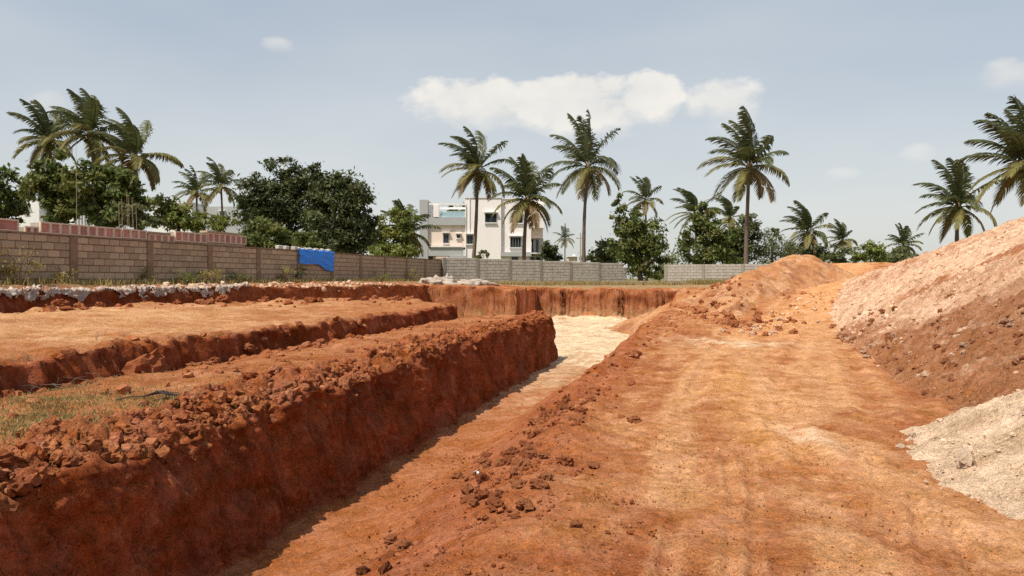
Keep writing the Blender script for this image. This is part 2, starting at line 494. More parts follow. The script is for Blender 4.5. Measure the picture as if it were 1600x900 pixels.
def build_ground():
    v = np.concatenate([-geo(3, 2500, 26)[::-1], np.arange(-2.9, 1.5, .2), axis([(1.5, 3, 14), (3, 9, 240), (9, 14, 120), (14, 20.8, 100), (20.8, 21.2, 22), (21.2, 35.2, 92),
                        (35.2, 36.5, 44), (36.5, 40.3, 34), (40.3, 41.8, 56), (41.8, 60, 36)]), geo(60, 3500, 30)])
    nv = len(v)
    eb, el, et = edge_bank(v), edge_ledge(v), edge_trench(v)
    cols = []
    def seg(a, b, n, last=False):
        tt = np.linspace(0, 1, n, endpoint=last)
        cols.append(a[:, None] + (b - a)[:, None] * tt[None])
    one = np.ones(nv)
    lg = geo(0, 3000, 26)[::-1]
    cols.append((eb - 3)[:, None] - lg[None, :-1])
    seg(eb - 3, eb - .25, 34); seg(eb - .25, eb + .2, 34); seg(eb + .2, one * -4.75, 62); seg(one * -4.75, one * -4.15, 34); seg(one * -4.15, el - .35, 26); seg(el - .35, el + .25, 44)
    seg(el + .25, et - 1.0, 42); seg(et - 1.0, et - .2, 34); seg(et - .2, et + .14, 64); seg(et + .14, one * 1.8, 46); seg(one * 1.8, one * 5.2, 140); seg(one * 5.2, one * 6.5, 28)
    seg(one * 6.5, one * 12, 60); seg(one * 12, one * 22, 40)
    cols.append((one * 22)[:, None] + geo(0, 3000, 26)[None])
    U = np.concatenate(cols, axis=1); V = np.repeat(v[:, None], U.shape[1], axis=1)
    Z = height(U, V)
    X, Y = uv2xy(U, V)
    eb, el, et = eb[:, None], el[:, None], et[:, None]
    # steepness for the rugged relief of the cut faces
    dU = np.gradient(U, axis=1); dV = np.gradient(V, axis=0)
    sl_u = np.gradient(Z, axis=1) / np.maximum(np.abs(dU), 1e-4)
    sl_v = np.gradient(Z, axis=0) / np.maximum(np.abs(dV), 1e-4)
    fu = ss(.8, 2.5, np.abs(sl_u)) * np.sign(-sl_u); fv = ss(.8, 2.5, np.abs(sl_v)) * np.sign(-sl_v)
    near = np.clip(Y / 14, .25, 1)
    # relief of the faces: lumps, hollows, digging grooves
    lump = fbm(V * 1.6, Z * 2.6 + 7, 41, 4); groove = noise2(V * 5.5 + Z * 1.2, Z * .8, 42); fine = fbm(V * 14, Z * 16, 43, 2)
    dispu = (.065 * lump + .030 * groove +   .022 * fine + .014 * fbm(V * 38, Z * 40, 39, 2) + .018 * noise2(V * 15 + Z * 7, Z * 2.2, 48) + .06 * np.abs(fbm(V * 2.4, Z * 4.5, 47, 4, .6)) * ss(-.1, .45, Z))
    lump2 = fbm(U * 1.3, Z * 2.2 + 3, 44, 3)
    teeth = .6 * (1 - np.abs(((U / .24 + .15 * noise2(U * 1.2, Z * 1.5, 45)) % 1.0) * 2 - 1)) * .06
    dispv = .09 * lump2 + teeth * (np.abs(noise2(U * .35, Z * .6, 46)) + .45) * ss(.75, .1, Z + .3 * noise2(U * .8, U * 0, 49)) + .10 * np.abs(fbm(U * 2.2, Z * 3.5, 50, 4, .6)) * ss(.2, .7, Z)
    U2 = U + dispu * fu; V2 = V + dispv * fv
    X, Y = uv2xy(U2, V2)
    inner = (np.abs(X) < 40) & (Y > -5) & (Y < 60)
    flat = 1 - np.maximum(np.abs(fu), np.abs(fv))
    h = .018 * fbm(X * 1.6, Y * 1.6, 51, 3) + .013 * fbm(X * 6.5, Y * 6.5, 52, 3, .6) + .008 * np.abs(fbm((X * .93 - Y * .36) * 5, (Y * .93 + X * .36) * 1.2, 58, 3)) * (U > 1.5)
    rough_rim = np.exp(-((U - et + .32) / .34) ** 2) * (V < 21.3)
    h = h + rough_rim * (.13 * np.abs(fbm(X * 2.6, Y * 2.6, 53, 5, .62)) + .05 * fbm(X * 7, Y * 7, 57, 3) - .05)
    rl = np.exp(-((U - el) / .4) ** 2) * (V < 21.3); h = h + rl * (.09 * fbm(X * 3.4, Y * 3.4, 54, 4))
    # wheel ruts on the haul road
    sel = inner & (U > .8)
    xs, ys = X[sel], Y[sel]

    def across(tr):
        """signed distance to a polyline and the length along it"""
        tr = np.array(tr); d = np.full(len(xs), 9.0); al = np.zeros(len(xs)); acc = 0
        for i in range(len(tr) - 1):
            a, b = tr[i], tr[i + 1]; L_ = np.linalg.norm(b - a); e = (b - a) / L_
            tt = np.clip((xs - a[0]) * e[0] + (ys - a[1]) * e[1], 0, L_)
            dd = (xs - a[0]) * e[1] - (ys - a[1]) * e[0]
            dist = np.hypot(xs - a[0] - tt * e[0], ys - a[1] - tt * e[1]) * np.where(dd < 0, -1, 1)
            m = np.abs(dist) < np.abs(d); d = np.where(m, dist, d); al = np.where(m, acc + tt, al); acc += L_
        return d, al

    hr = np.zeros(len(xs)); rutpale = np.zeros(len(xs))
    ruts = [([(.7, 2), (1.17, 4.13), (1.62, 5.6), (2.0, 7.2), (2.5, 8.4)], .045, .022), ([(.83, 2), (1.31, 4.13), (1.77, 5.6), (2.16, 7.1)], .04, .018),
            ([(.5, 3), (1.05, 5.0), (1.75, 6.9)], .05, .020), ([(1.7, 3.2), (2.15, 4.3), (2.82, 5.75), (3.1, 6.6)], .055, .030), ([(1.85, 3.2), (2.32, 4.3), (2.95, 5.6)], .045, .022),
            ([(2.3, 3.6), (2.62, 4.4), (3.02, 5.3)], .05, .026), ([(2.6, 6.6), (3.1, 9.2), (4.5, 12.8), (6.6, 17.5), (10.9, 27), (17, 38)], .15, .035), ([(4.2, 8.8), (5.6, 12.5), (7.4, 17.3), (12.2, 27.6), (18, 37)], .16, .035),
            ([(2.0, 9), (3.0, 12.2), (4.6, 17.2)], .13, .03)]
    for ti, (tr, wd, dep) in enumerate(ruts):
        d, al = across(tr); d = d + .03 * noise2(al * .9, al * 0 + ti, 61) + .012 * noise2(al * 4, al * 0 + ti, 64)
        on = ss(-.25, .25, noise2(al * .55, al * 0 + 3 * ti, 62) + .12)
        tread = ((al * 9 + np.abs(d) * 6) % 1.0 < .45) * np.exp(-(d / wd) ** 4) * .35
        hr += .75 * dep * on * (-np.exp(-(d / wd) ** 4) + .8 * np.exp(-((np.abs(d) - 1.55 * wd) / (.55 * wd)) ** 2) + tread)
        rutpale = np.maximum(rutpale, on * (.55 * np.exp(-(d / wd) ** 2) + .8 * np.exp(-((np.abs(d) - 1.5 * wd) / (.6 * wd)) ** 2)))
    rut = np.zeros_like(X); rut[sel] = hr
    Z = Z + flat * h * inner + rut * flat
    # bands of dry sandy dust between the wheel lines, with ragged edges
    nb = .30 * fbm(xs * 1.3, ys * 1.3, 65, 6, .68)

    def band(tr, w0):
        d, al = across(tr); m = np.zeros(X.shape); m[sel] = ss(1.25, .35, np.abs(d) / w0 + nb * 1.6) * (.75 + .6 * noise2(al * .5, al * 0, 66)); return np.clip(m, 0, 1)

    B_SAND = np.maximum.reduce([band([(3.2, 2.5), (3.12, 5), (3.0, 7), (2.85, 8.5), (3.6, 11.5), (4.7, 15.5), (5.6, 19)], .40), band([(1.5, 2.5), (1.98, 4.5), (2.15, 5.7)], .24),
                                band([(3.4, 8.6), (4.8, 12), (6.3, 15.5), (7.6, 19), (11, 27)], .45), band([(1.2, 5.6), (1.7, 8), (2.6, 11.5), (4.2, 16)], .22)])
    B_OCHRE = band([(2.45, 6.9), (2.62, 8.4), (2.95, 10.4), (3.9, 14)], .30)
    RUTP = np.zeros_like(X); RUTP[sel] = rutpale
    # ------------------------------------------ soil types (albedo)
    red = np.array((.290, .090, .032)); deep = np.array((.256, .069, .026)); orange = np.array((.425, .175, .068))
    sand = np.array((.575, .310, .145)); cream = np.array((.68, .525, .335)); tan = np.array((.46, .27, .13))
    n1 = fbm(X * .55, Y * .55, 71, 7, .66); n2 = fbm(X * 2.1, Y * 2.1, 72, 6, .7)
    C = np.broadcast_to(red, X.shape + (3,)).copy()
    C = mixc(C, orange, np.clip(.38 + .55 * n1 + .3 * n2, 0, 1))
    # haul road: sandy, streaked along the direction of travel
    t, s = road_ts(X, Y)
    road = ss(1.7, 3.6, U + .5 * n1) * ss(18, 14, U)
    al = Y * .93 + X * .36; la = X * .93 - Y * .36
    st = fbm(la * 2.2 + .3 * n1, al * .22, 73, 6, .62)
    C = mixc(C, orange * 1.0, road * np.clip(.80 + .6 * st + .4 * n1, 0, 1))
    C = mixc(C, sand * .95, road * np.clip(1.2 * st + .5 * n2 - .1, 0, .75) * ss(7, 14, Y + 2 * n1))
    C = mixc(C, sand * 1.1, np.clip(1.4 * (n2 + .6 * n1 - .50), 0, .6) * ss(1.5, 2.6, U) * ss(13, 9, U))
    C = mixc(C, sand * 1.02, np.clip(B_SAND, 0, .62)); C = mixc(C, np.array((.55, .265, .095)), np.clip(B_OCHRE, 0, .6))
    C = mixc(C, sand * 1.2, np.clip(RUTP * (.4 + .5 * n2), 0, .6)); C = mixc(C, red * .95, np.clip(1.2 * (n2 - .45), 0, .5) * road)
    blob = np.exp(-(((X - 5.0) / 1.1) ** 2 + ((Y - 17.6) / 1.0) ** 2)); C = mixc(C, cream * .95, np.clip(blob * (.6 + 1.2 * n2), 0, .9))
    blob = np.exp(-(((X - 2.97) / .16) ** 2 + ((Y - 7.75) / .55) ** 2)); C = mixc(C, np.array((.68, .47, .30)), np.clip(blob * (.8 + 1.0 * n2), 0, .85))
    rr = np.exp(-((s - .1) / .95) ** 4) * ss(-1, 5, t); C = mixc(C, sand * np.array((1.05, .98, .9)), np.clip(rr * (.85 + .4 * n2), 0, .95) * (U > 3))
    # red bank beside the pit
    bk = ss(3.0, 1.8, U) * (U > .3) * ss(2, 6, V); C = mixc(C, red * 1.12, bk * np.clip(.75 + .4 * n2, 0, 1))
    # floor of the excavation
    fl = ss(-.30, -.42, Z) * (U > -9.5) * ss(.3, 2, V + 5)
    far = ss(15.5, 21, V + 1.2 * n1)
    pinkish = np.array((.50, .27, .14))
    C = mixc(C, lerp(red * 1.2, orange, .45), fl * (1 - far))
    C = mixc(C, pinkish, fl * ss(10, 15, V) * (1 - far) * np.clip(.5 + n2, 0, 1))
    C = mixc(C, cream, fl * far * np.clip(.88 + .35 * n2 + .25 * n1, 0, 1))
    stp = fl * ss(14, 17, V) * ss(27, 21, V) * np.clip(fbm(U * 3.5, V * .45, 75, 3) * 1.3 + .15, 0, .7); C = mixc(C, np.array((.50, .30, .15)), stp)
    # benches
    b1 = (U < et) & (U > el) & (V < 21.2)
    C[b1] = mixc(C, orange * .92, np.clip(.55 + .5 * n1 + .4 * n2, 0, 1))[b1]
    C = mixc(C, red * 1.05, np.clip(rough_rim * 1.2 * (.8 + .5 * n2), 0, 1) * (Z > -.3))
    b2 = (U <= el) & (U > eb + .3) & (V < 28) & (Z > .5)
    lightb = np.clip(.55 + .6 * n1 + .25 * n2 + .45 * ss(-4.5, -7.5, U) - .6 * ss(14, 20, V) - .15, 0, 1)
    C[b2] = mixc(mixc(C, orange * .9, np.full(X.shape, .8)), sand * .9, lightb)[b2]
    C = mixc(C, red, np.clip(rl * .9, 0, 1))
    # cut faces show the fresh deep red earth, the foot of the far banks the paler subsoil
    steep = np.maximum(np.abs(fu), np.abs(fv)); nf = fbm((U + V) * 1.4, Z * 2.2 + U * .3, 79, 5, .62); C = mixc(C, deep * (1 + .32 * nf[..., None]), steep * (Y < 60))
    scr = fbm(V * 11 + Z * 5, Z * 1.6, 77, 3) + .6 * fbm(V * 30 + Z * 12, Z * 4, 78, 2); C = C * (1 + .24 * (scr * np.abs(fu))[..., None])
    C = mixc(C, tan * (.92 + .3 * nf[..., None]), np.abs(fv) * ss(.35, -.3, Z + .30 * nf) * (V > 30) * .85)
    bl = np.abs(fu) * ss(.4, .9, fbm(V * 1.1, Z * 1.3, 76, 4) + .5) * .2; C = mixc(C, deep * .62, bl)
    # grade around the walls and beyond
    gl = ss(-.3, -1.3, U - eb) * (V < 60); C = mixc(C, np.array((.26, .16, .085)), gl * np.clip(.7 + .5 * n2, 0, 1))
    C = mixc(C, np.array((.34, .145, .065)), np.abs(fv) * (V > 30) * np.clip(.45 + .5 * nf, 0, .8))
    bg = ss(41.4, 43, V) * np.clip(1 - .6 * ss(3, 8, U) * ss(60, 50, V), 0, 1); C = mixc(C, np.array((.30, .22, .11)), bg * np.clip(.8 + .4 * n2, 0, 1))
    fr = ss(48, 62, V + 4 * n1) + (U < -16); C = mixc(C, np.array((.13, .14, .05)), np.clip(fr, 0, 1) * np.clip(.8 + .4 * n1, 0, 1))
    fr2 = ss(18, 24, U); C = mixc(C, np.array((.16, .15, .06)), fr2)
    C = np.clip(C, .01, .9)
    ny, nx = X.shape
    idx = np.arange(ny * nx).reshape(ny, nx)
    Q = np.stack([idx[:-1, :-1], idx[:-1, 1:], idx[1:, 1:], idx[1:, :-1]], -1).reshape(-1, 4)
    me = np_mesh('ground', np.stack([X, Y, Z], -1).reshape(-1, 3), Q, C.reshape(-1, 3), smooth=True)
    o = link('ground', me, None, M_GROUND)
    tag(o, 'red laterite ground cut into trench, benches and haul road', None, None, 'structure')
    print('ground quads', len(Q))
    return o


def gz(x, y):
    u, v = xy2uv(np.asarray(x, float), np.asarray(y, float))
    return height(u, v)


build_ground()

# ------------------------------------------------------------------ spoil heaps
HA = np.array((5.4, 9.6)); HD = np.array((.263, .965)); HN = np.array((.965, -.263))


def heap_z(s, w, x, y):
    crest = np.interp(w, [-9, -5, 0, 6, 12.4, 17.8, 20.7, 25, 30], [0.2, 2.0, 3.6, 4.0, 3.35, 2.50, 2.15, 1.5, .8])
    sc = crest / .65
    b = w + 1.2 * s
    face = .65 * s + .05 * fbm(b * .9, s * .25, 81, 3) + .05 * fbm(x * .9, y * .9, 82, 3)
    top = crest + .10 * fbm(x * .6, y * .6, 83, 3) - .12 * np.clip(s - sc - 2.5, 0, 20) - .5 * np.clip(s - sc - 6, 0, 30)
    k = 5.0
    z = -np.logaddexp(-face * k, -top * k) / k
    return z


def build_heap():
    s = np.concatenate([np.linspace(-1.2, 6.5, 230), np.linspace(6.6, 22, 50)]); w = np.concatenate([np.linspace(-10, -2, 40, endpoint=False), np.linspace(-2, 14, 330, endpoint=False), np.linspace(14, 32, 160)])
    S, W = np.meshgrid(s, w)
    S = S + .25 * noise2(W * .5, S * 0, 84) * ss(2, 0, S)
    X = HA[0] + S * HN[0] + W * HD[0]; Y = HA[1] + S * HN[1] + W * HD[1]
    Z = heap_z(S, W, X, Y)
    Z = Z + (.05 * fbm(X * 2.6, Y * 2.6, 85, 3) + .06 * np.abs(fbm((W + 1.2 * S) * 2.0, S * .5, 70, 4, .6)) + .042 * fbm(X * 7, Y * 7, 86, 4, .7)) * ss(-.6, .4, S)
    b = W + 1.2 * S + .75 * fbm(X * .7, Y * .7, 87, 6, .66)
    n1 = fbm(X * .8, Y * .8, 88, 4); n2 = fbm(X * 4, Y * 4, 89, 3)
    brown = np.array((.315, .135, .060)); pale = np.array((.66, .42, .27)); pink = np.array((.72, .47, .31)); rust = np.array((.37, .14, .058))
    C = np.broadcast_to(brown, X.shape + (3,)).copy()
    C = mixc(C, pale, ss(6.3, 8.1, b) * np.clip(.85 + .4 * n2 + .3 * n1, 0, 1))
    C = mixc(C, pink, ss(12.4, 13.2, b) * np.clip(.75 + .4 * n1, 0, 1))
    C = mixc(C, rust, np.exp(-((b - 12.0) / .50) ** 2) * ss(1.0, 2.0, S) * .95)
    C = mixc(C, rust, np.exp(-((b - 9.6) / .16) ** 2) * ss(1.2, 2.0, S) * .6)
    C = mixc(C, rust, ss(16.5, 19.0, b) * np.clip(.3 + 1.2 * n1, 0, 1) * .7)
    C = mixc(C, brown * 1.1, ss(1.15, .3, S + .5 * n1) * ss(11.5, 10, W) * .85)
    run = fbm(b * 1.9, S * .22, 80, 5, .66); C = mixc(C, pale * .85, np.clip(.8 * run + .5 * n2 - .34, 0, .4) * ss(8, 6.5, b)); C = mixc(C, brown * .95, np.clip(1.1 * run + .4 * n2 - .38, 0, .6) * ss(6.5, 8, b))
    C = mixc(C, brown * .8, np.clip(2.0 * (n2 - .4), 0, .5) * ss(6.9, 7.6, b))
    ny, nx = X.shape; idx = np.arange(ny * nx).reshape(ny, nx)
    Q = np.stack([idx[:-1, :-1], idx[:-1, 1:], idx[1:, 1:], idx[1:, :-1]], -1).reshape(-1, 4)
    me = np_mesh('spoil_heap', np.stack([X, Y, Z], -1).reshape(-1, 3), Q, np.clip(C, .01, .9).reshape(-1, 3), smooth=True)
    o = link('spoil_heap', me, None, M_HEAP)
    tag(o, 'large spoil heap of pinkish and rust brown earth beside haul road', 'spoil heap')


def heap_point(s, w):
    x = HA[0] + s * HN[0] + w * HD[0]; y = HA[1] + s * HN[1] + w * HD[1]
    return x, y, heap_z(s, w, x, y)


MOUND = np.array([(6.6, 23.0, .18), (8.1, 28, .98), (10.1, 31.8, 1.85), (13.3, 35.3, 2.70), (14.9, 38.5, 2.5), (16.0, 42, 1.8)])


def mound_z(x, y):
    best = np.full(np.shape(x), -9.0)
    for i in range(len(MOUND) - 1):
        a, b = MOUND[i], MOUND[i + 1]; e = (b - a)[:2]; L_ = np.linalg.norm(e); e = e / L_
        t = np.clip((x - a[0]) * e[0] + (y - a[1]) * e[1], 0, L_)
        d = np.hypot(x - a[0] - t * e[0], y - a[1] - t * e[1])
        side = (x - a[0]) * e[1] - (y - a[1]) * e[0]
        zz = a[2] + (b[2] - a[2]) * t / L_ - np.where(side > 0, .52, .43) * (np.sqrt(d * d + .1) - .316)
        best = np.maximum(best, zz)
    return best + .06 * fbm(x * .8, y * .8, 91, 3)


def build_mound():
    x = np.linspace(3, 22, 230); y = np.linspace(18, 48, 230)
    X, Y = np.meshgrid(x, y); Y = Y; X = X
    Z = mound_z(X, Y) + .10 * fbm(X * 1.1, Y * 1.1, 90, 4, .6) + .06 * np.abs(fbm(X * 3, Y * 3, 92, 3))
    n1 = fbm(X * .8, Y * .8, 93, 4); n2 = fbm(X * 3, Y * 3, 94, 3)
    C = np.broadcast_to(np.array((.46, .21, .09)), X.shape + (3,)).copy()
    st = fbm((X * .85 - Y * .5) * 1.3, (X * .5 + Y * .85) * .2, 95, 6, .65)
    C = mixc(C, np.array((.56, .32, .165)), np.clip(.25 + 1.1 * st + .4 * n1, 0, 1))
    C = mixc(C, np.array((.30, .12, .055)), np.clip(.1 + .9 * n1 + .5 * n2, 0, .9))
    gzv = gz(X, Y)
    Z = np.maximum(Z, gzv - .35)
    ny, nx = X.shape; idx = np.arange(ny * nx).reshape(ny, nx)
    Q = np.stack([idx[:-1, :-1], idx[:-1, 1:], idx[1:, 1:], idx[1:, :-1]], -1).reshape(-1, 4)
    keep = ((Z - gzv) > -.3).reshape(-1)[Q].any(axis=1)
    Q = Q[keep]; used = np.unique(Q); remap = np.zeros(ny * nx, int); remap[used] = np.arange(len(used))
    me = np_mesh('earth_mound', np.stack([X, Y, Z], -1).reshape(-1, 3)[used], remap[Q], np.clip(C, .01, .9).reshape(-1, 3)[used], smooth=True)
    tag(link('earth_mound', me, None, M_HEAP), 'orange earth mound left of the haul road in front of trees', 'earth mound')


GC = np.array((6.5, 6.05))


def gravel_z(x, y):
    dx, dy = (x - GC[0]) / 3.1, (y - GC[1]) / 2.9
    r = np.sqrt(dx * dx + dy * dy) + .06 * noise2(x * 1.1, y * 1.1, 97)
    return 1.5 * (1 - np.sqrt(r * r + .02)) + .02


def build_gravel():
    x = np.linspace(2.9, 10.0, 260); y = np.linspace(2.9, 9.4, 240); X, Y = np.meshgrid(x, y)
    Z = gravel_z(X, Y) + .05 * fbm(X * 1.5, Y * 1.5, 98, 3) + .022 * fbm(X * 9, Y * 9, 99, 3)
    n = fbm(X * 2, Y * 2, 96, 4)
    C = mixc(np.broadcast_to(np.array((.70, .50, .335)), X.shape + (3,)).copy(), np.array((.50, .33, .20)), np.clip(.15 + .8 * n, 0, .6))
    Z = np.maximum(Z, -.3)
    ny, nx = X.shape; idx = np.arange(ny * nx).reshape(ny, nx)
    Q = np.stack([idx[:-1, :-1], idx[:-1, 1:], idx[1:, 1:], idx[1:, :-1]], -1).reshape(-1, 4)
    Q = Q[(Z > -.25).reshape(-1)[Q].any(axis=1)]; used = np.unique(Q); remap = np.zeros(ny * nx, int); remap[used] = np.arange(len(used))
    me = np_mesh('gravel_pile', np.stack([X, Y, Z], -1).reshape(-1, 3)[used], remap[Q], C.reshape(-1, 3)[used], smooth=True)
    tag(link('gravel_pile', me, None, M_HEAP), 'low cream gravel pile at the right edge by the road', 'gravel pile')


build_heap(); build_mound(); build_gravel()

# ------------------------------------------------------------------ clods and stones


def ico(sub):   # 20, 80, 320 faces for 1, 2, 3
    import bmesh
    bm = bmesh.new(); bmesh.ops.create_icosphere(bm, subdivisions=sub, radius=1.0)
    V = np.array([v.co[:] for v in bm.verts]); T = np.array([[v.index for v in f.verts] for f in bm.faces]); bm.free()
    return V, T


ICO1, ICO2, ICO3 = ico(1), ico(2), ico(3)


def rock_shape(base, seed, cuts=9, rough=.10):
    r = np.random.default_rng(seed); V, T = base; V = V.copy()
    for _ in range(cuts):                                   # chop flat facets off a ball
        n = r.normal(size=3); n /= np.linalg.norm(n); d = r.uniform(.45, .85)
        k = V @ n; over = np.clip(k - d, 0, None); V = V - over[:, None] * n[None] * .95
    V *= (1 + rough * fbm(V[:, 0] * 2.2 + seed, V[:, 1] * 2.2 + V[:, 2] * 2.6, seed, 5, .58))[:, None]
    V *= np.array((1.0, r.uniform(.7, 1.0), r.uniform(.55, .85)))
    return V, T


ROCK_LO = [rock_shape(ICO1, 100 + i, 4, .35) for i in range(8)]
ROCK_MID = [rock_shape(ICO3, 130 + i, 4, .40) for i in range(10)]
ROCK_SML = [rock_shape(ICO2, 145 + i, 4, .38) for i in range(8)]
ROCK_HI = [rock_shape(ICO3, 160 + i, 6, .45) for i in range(6)]


def rotm(r):
    q = r.normal(size=4); q /= np.linalg.norm(q); w, x, y, z = q
    return np.array([[1 - 2 * (y * y + z * z), 2 * (x * y - z * w), 2 * (x * z + y * w)], [2 * (x * y + z * w), 1 - 2 * (x * x + z * z), 2 * (y * z - x * w)],
                     [2 * (x * z - y * w), 2 * (y * z + x * w), 1 - 2 * (x * x + y * y)]])


ALL_ROCKS = []      # (x, y, z, size, colour, region)


def stuff_rocks(name, label, items, hi=False, seed=0):
    """items: (x, y, z, size, colour) merged into one mass of clods"""
    r = np.random.default_rng(seed + 500); VV, TT, CC = [], [], []; b = 0
    for x, y, z, sz, c in items:
        far = math.hypot(x, y)
        ang = sz / max(far, 2)
        lib = ROCK_MID if ang > .0105 else (ROCK_SML if ang > .0035 else ROCK_LO)
        V, T = lib[r.integers(len(lib))]
        V = V * sz; R = rotm(r)
        V = V @ R.T; V[:, 2] *= .85
        VV.append(V + np.array((x, y, z + .18 * sz))); TT.append(T + b); b += len(V)
        CC.append(np.broadcast_to(np.asarray(c) * r.uniform(.8, 1.2), V.shape))
    me = np_mesh(name, np.concatenate(VV), np.concatenate(TT), np.clip(np.concatenate(CC), .01, .9))
    o = link(name, me, None, M_CLOD); tag(o, label, None, None, 'stuff'); return o


_rock_cache = {}


def rock_thing(name, label, cat, x, y, z, sz, c, group=None, seed=0, hi=False, sink=.25):
    lib = ROCK_HI if hi else ROCK_MID
    i = seed % len(lib); key = (hi, i, tuple(np.round(c, 2)))
    if key not in _rock_cache:
        V, T = lib[i]
        me = np_mesh(name, V, T, np.broadcast_to(np.asarray(c), V.shape)); me.materials.append(M_CLOD); _rock_cache[key] = me
    o = bpy.data.objects.new(name, _rock_cache[key]); COL.objects.link(o)
    r = random.Random(seed * 13 + 5)
    o.location = (x, y, z + sz * (.55 - sink)); o.scale = (sz, sz, sz); o.rotation_euler = (r.uniform(-.4, .4), r.uniform(-.4, .4), r.uniform(0, 6.28))
    tag(o, label, cat, group); return o


RED = np.array((.30, .096, .038)); ORG = np.array((.36, .135, .056)); PALE = np.array((.62, .40, .26)); CREAM = np.array((.68, .50, .35)); BRN = np.array((.25, .10, .046))


def scatter(n, fn, smin, smax, cols, seed, power=2.6):
    r = np.random.default_rng(seed); out = []
    for _ in range(n):
        x, y = fn(r); sz = smin + (smax - smin) * r.random() ** power
        out.append([x, y, sz, cols[r.integers(len(cols))]])
    xs = np.array([o[0] for o in out]); ys = np.array([o[1] for o in out]); zs = gz(xs, ys)
    return [(o[0], o[1], float(z), o[2], o[3]) for o, z in zip(out, zs)]


def along(v0, v1, off, spread, edge, skew=1.0):
    def f(r):
        v = v0 + (v1 - v0) * r.random() ** skew
        d = off + spread * r.normal()
        if off < -.3: d = min(d, -.10 - .1 * r.random())
        u = float(edge(np.array(v))) + d
        return [float(a) for a in uv2xy(u, v)]
    return f


def polyband(pts, spread):
    pts = [np.array(p) for p in pts]
    def f(r):
        i = r.integers(len(pts) - 1); t = r.random(); p = pts[i] * (1 - t) + pts[i + 1] * t
        return float(p[0] + spread * r.normal()), float(p[1] + spread * 1.2 * r.normal())
    return f


def split(items, n):
    """the n that look largest from the camera become things, the rest a mass"""
    k = sorted(items, key=lambda i: -i[3] / math.hypot(i[0], i[1]))
    return k[:n], k[n:]


def region(items, n, name, label, cat, group, mass_name, mass_label, seed):
    big, rest = split(items, n)
    for j, (x, y, z, sz, c) in enumerate(big):
        rock_thing(name, label, cat, x, y, z, sz, c, group, seed * 50 + j)
    stuff_rocks(mass_name, mass_label, rest, seed=seed)


# crumbled rim of the trench
it = scatter(3600, along(1.8, 20.8, -.31, .15, edge_trench, 1.6), .005, .085, [RED, RED, ORG], 1, 4.6)
it += scatter(620, along(2.2, 8.5, -.33, .17, edge_trench, 1.2), .010, .066, [RED, ORG], 2, 2.4)
region(it, 70, 'soil_clod', 'lump of red earth on the crumbled rim of the deep trench', 'clod', 'clods along the trench rim', 'crumbled_soil', 'crumbled red soil along the trench rim', 1)
# first bench
it = scatter(500, lambda r: [float(a) for a in uv2xy(-.9 - 1.8 * r.random(), 3 + 18 * r.random())], .008, .07, [RED, ORG, ORG], 3, 4)
stuff_rocks('soil_crumbs', 'small soil crumbs scattered over the first bench', it, seed=3)
# ledge
it = scatter(420, along(3, 20.8, .02, .16, edge_ledge), .012, .11, [RED, RED, ORG], 4, 2.8)
it += scatter(260, along(3, 20.8, .35, .14, edge_ledge), .012, .10, [RED, ORG], 5, 2.8)
region(it, 40, 'soil_clod', 'lump of red earth along the low ledge between the benches', 'clod', 'clods along the low ledge', 'crumbled_soil', 'crumbled red soil along the low ledge', 2)
# far edge of the second bench
it = scatter(330, polyband([uv2xy(-11.0, 13.0), uv2xy(-9.2, 19.6), uv2xy(-5.9, 25.7)], .35), .02, .17, [RED, RED, ORG], 6, 3)
it += scatter(60, polyband([uv2xy(-9.5, 14.0), uv2xy(-8.0, 19.0), uv2xy(-5.0, 22.0)], .6), .02, .12, [RED, ORG], 61, 2.5)
region(it, 40, 'soil_clod', 'lump of red earth on the far edge of the sandy bench', 'clod', 'clods on the far edge of the bench', 'crumbled_soil', 'crumbled red soil on the far edge of the sandy bench', 3)
# bank between pit and haul road
it = scatter(900, polyband([(-.2, 5.0), (.15, 7.6), (.75, 10.2), (2.0, 15), (4.9, 23), (6.9, 29)], .30), .008, .075, [RED, ORG], 7, 3)
it += scatter(140, polyband([(.1, 6.2), (.3, 8.3), (.95, 10.5), (2.3, 14.5)], .18), .012, .062, [RED, ORG], 71, 2)
region(it, 60, 'soil_clod', 'red clod on the bank between the pit and haul road', 'clod', 'clods on the pit bank', 'crumbled_soil', 'crumbled red soil on the bank beside the pit', 4)
# gritty foreground
it = scatter(9500, lambda r: (r.uniform(-1.6, 4.5) * (.4 + .6 * r.random()) , 3.6 + 11 * r.random() ** 1.6), .002, .013, [RED, ORG, ORG, ORG * 1.15], 8, 2.2)
it += scatter(2600, lambda r: (r.uniform(-1.2, .9), 3.6 + 6 * r.random()), .003, .026, [RED, ORG, ORG], 81, 3)
stuff_rocks('grit', 'loose grit and small stones on the haul road', [i for i in it if xy2uv(i[0], i[1])[0] > .5], seed=8)
# foot of the mound
it = scatter(420, polyband([(6.4, 21), (7.2, 26), (8.6, 31), (9, 35)], .5), .02, .15, [RED, ORG, ORG], 9, 3)
it += scatter(260, polyband([(6.2, 19.5), (8.5, 24), (12, 30)], .55), .02, .12, [ORG, PALE], 10, 2.5)
it = [(x, y, max(z, float(mound_z(np.array(x), np.array(y)))), s, c) for x, y, z, s, c in it]
region(it, 30, 'soil_clod', 'brown clod lying at the foot of the orange mound', 'clod', 'clods at the foot of the mound', 'crumbled_soil', 'crumbled earth at the foot of the orange mound', 5)
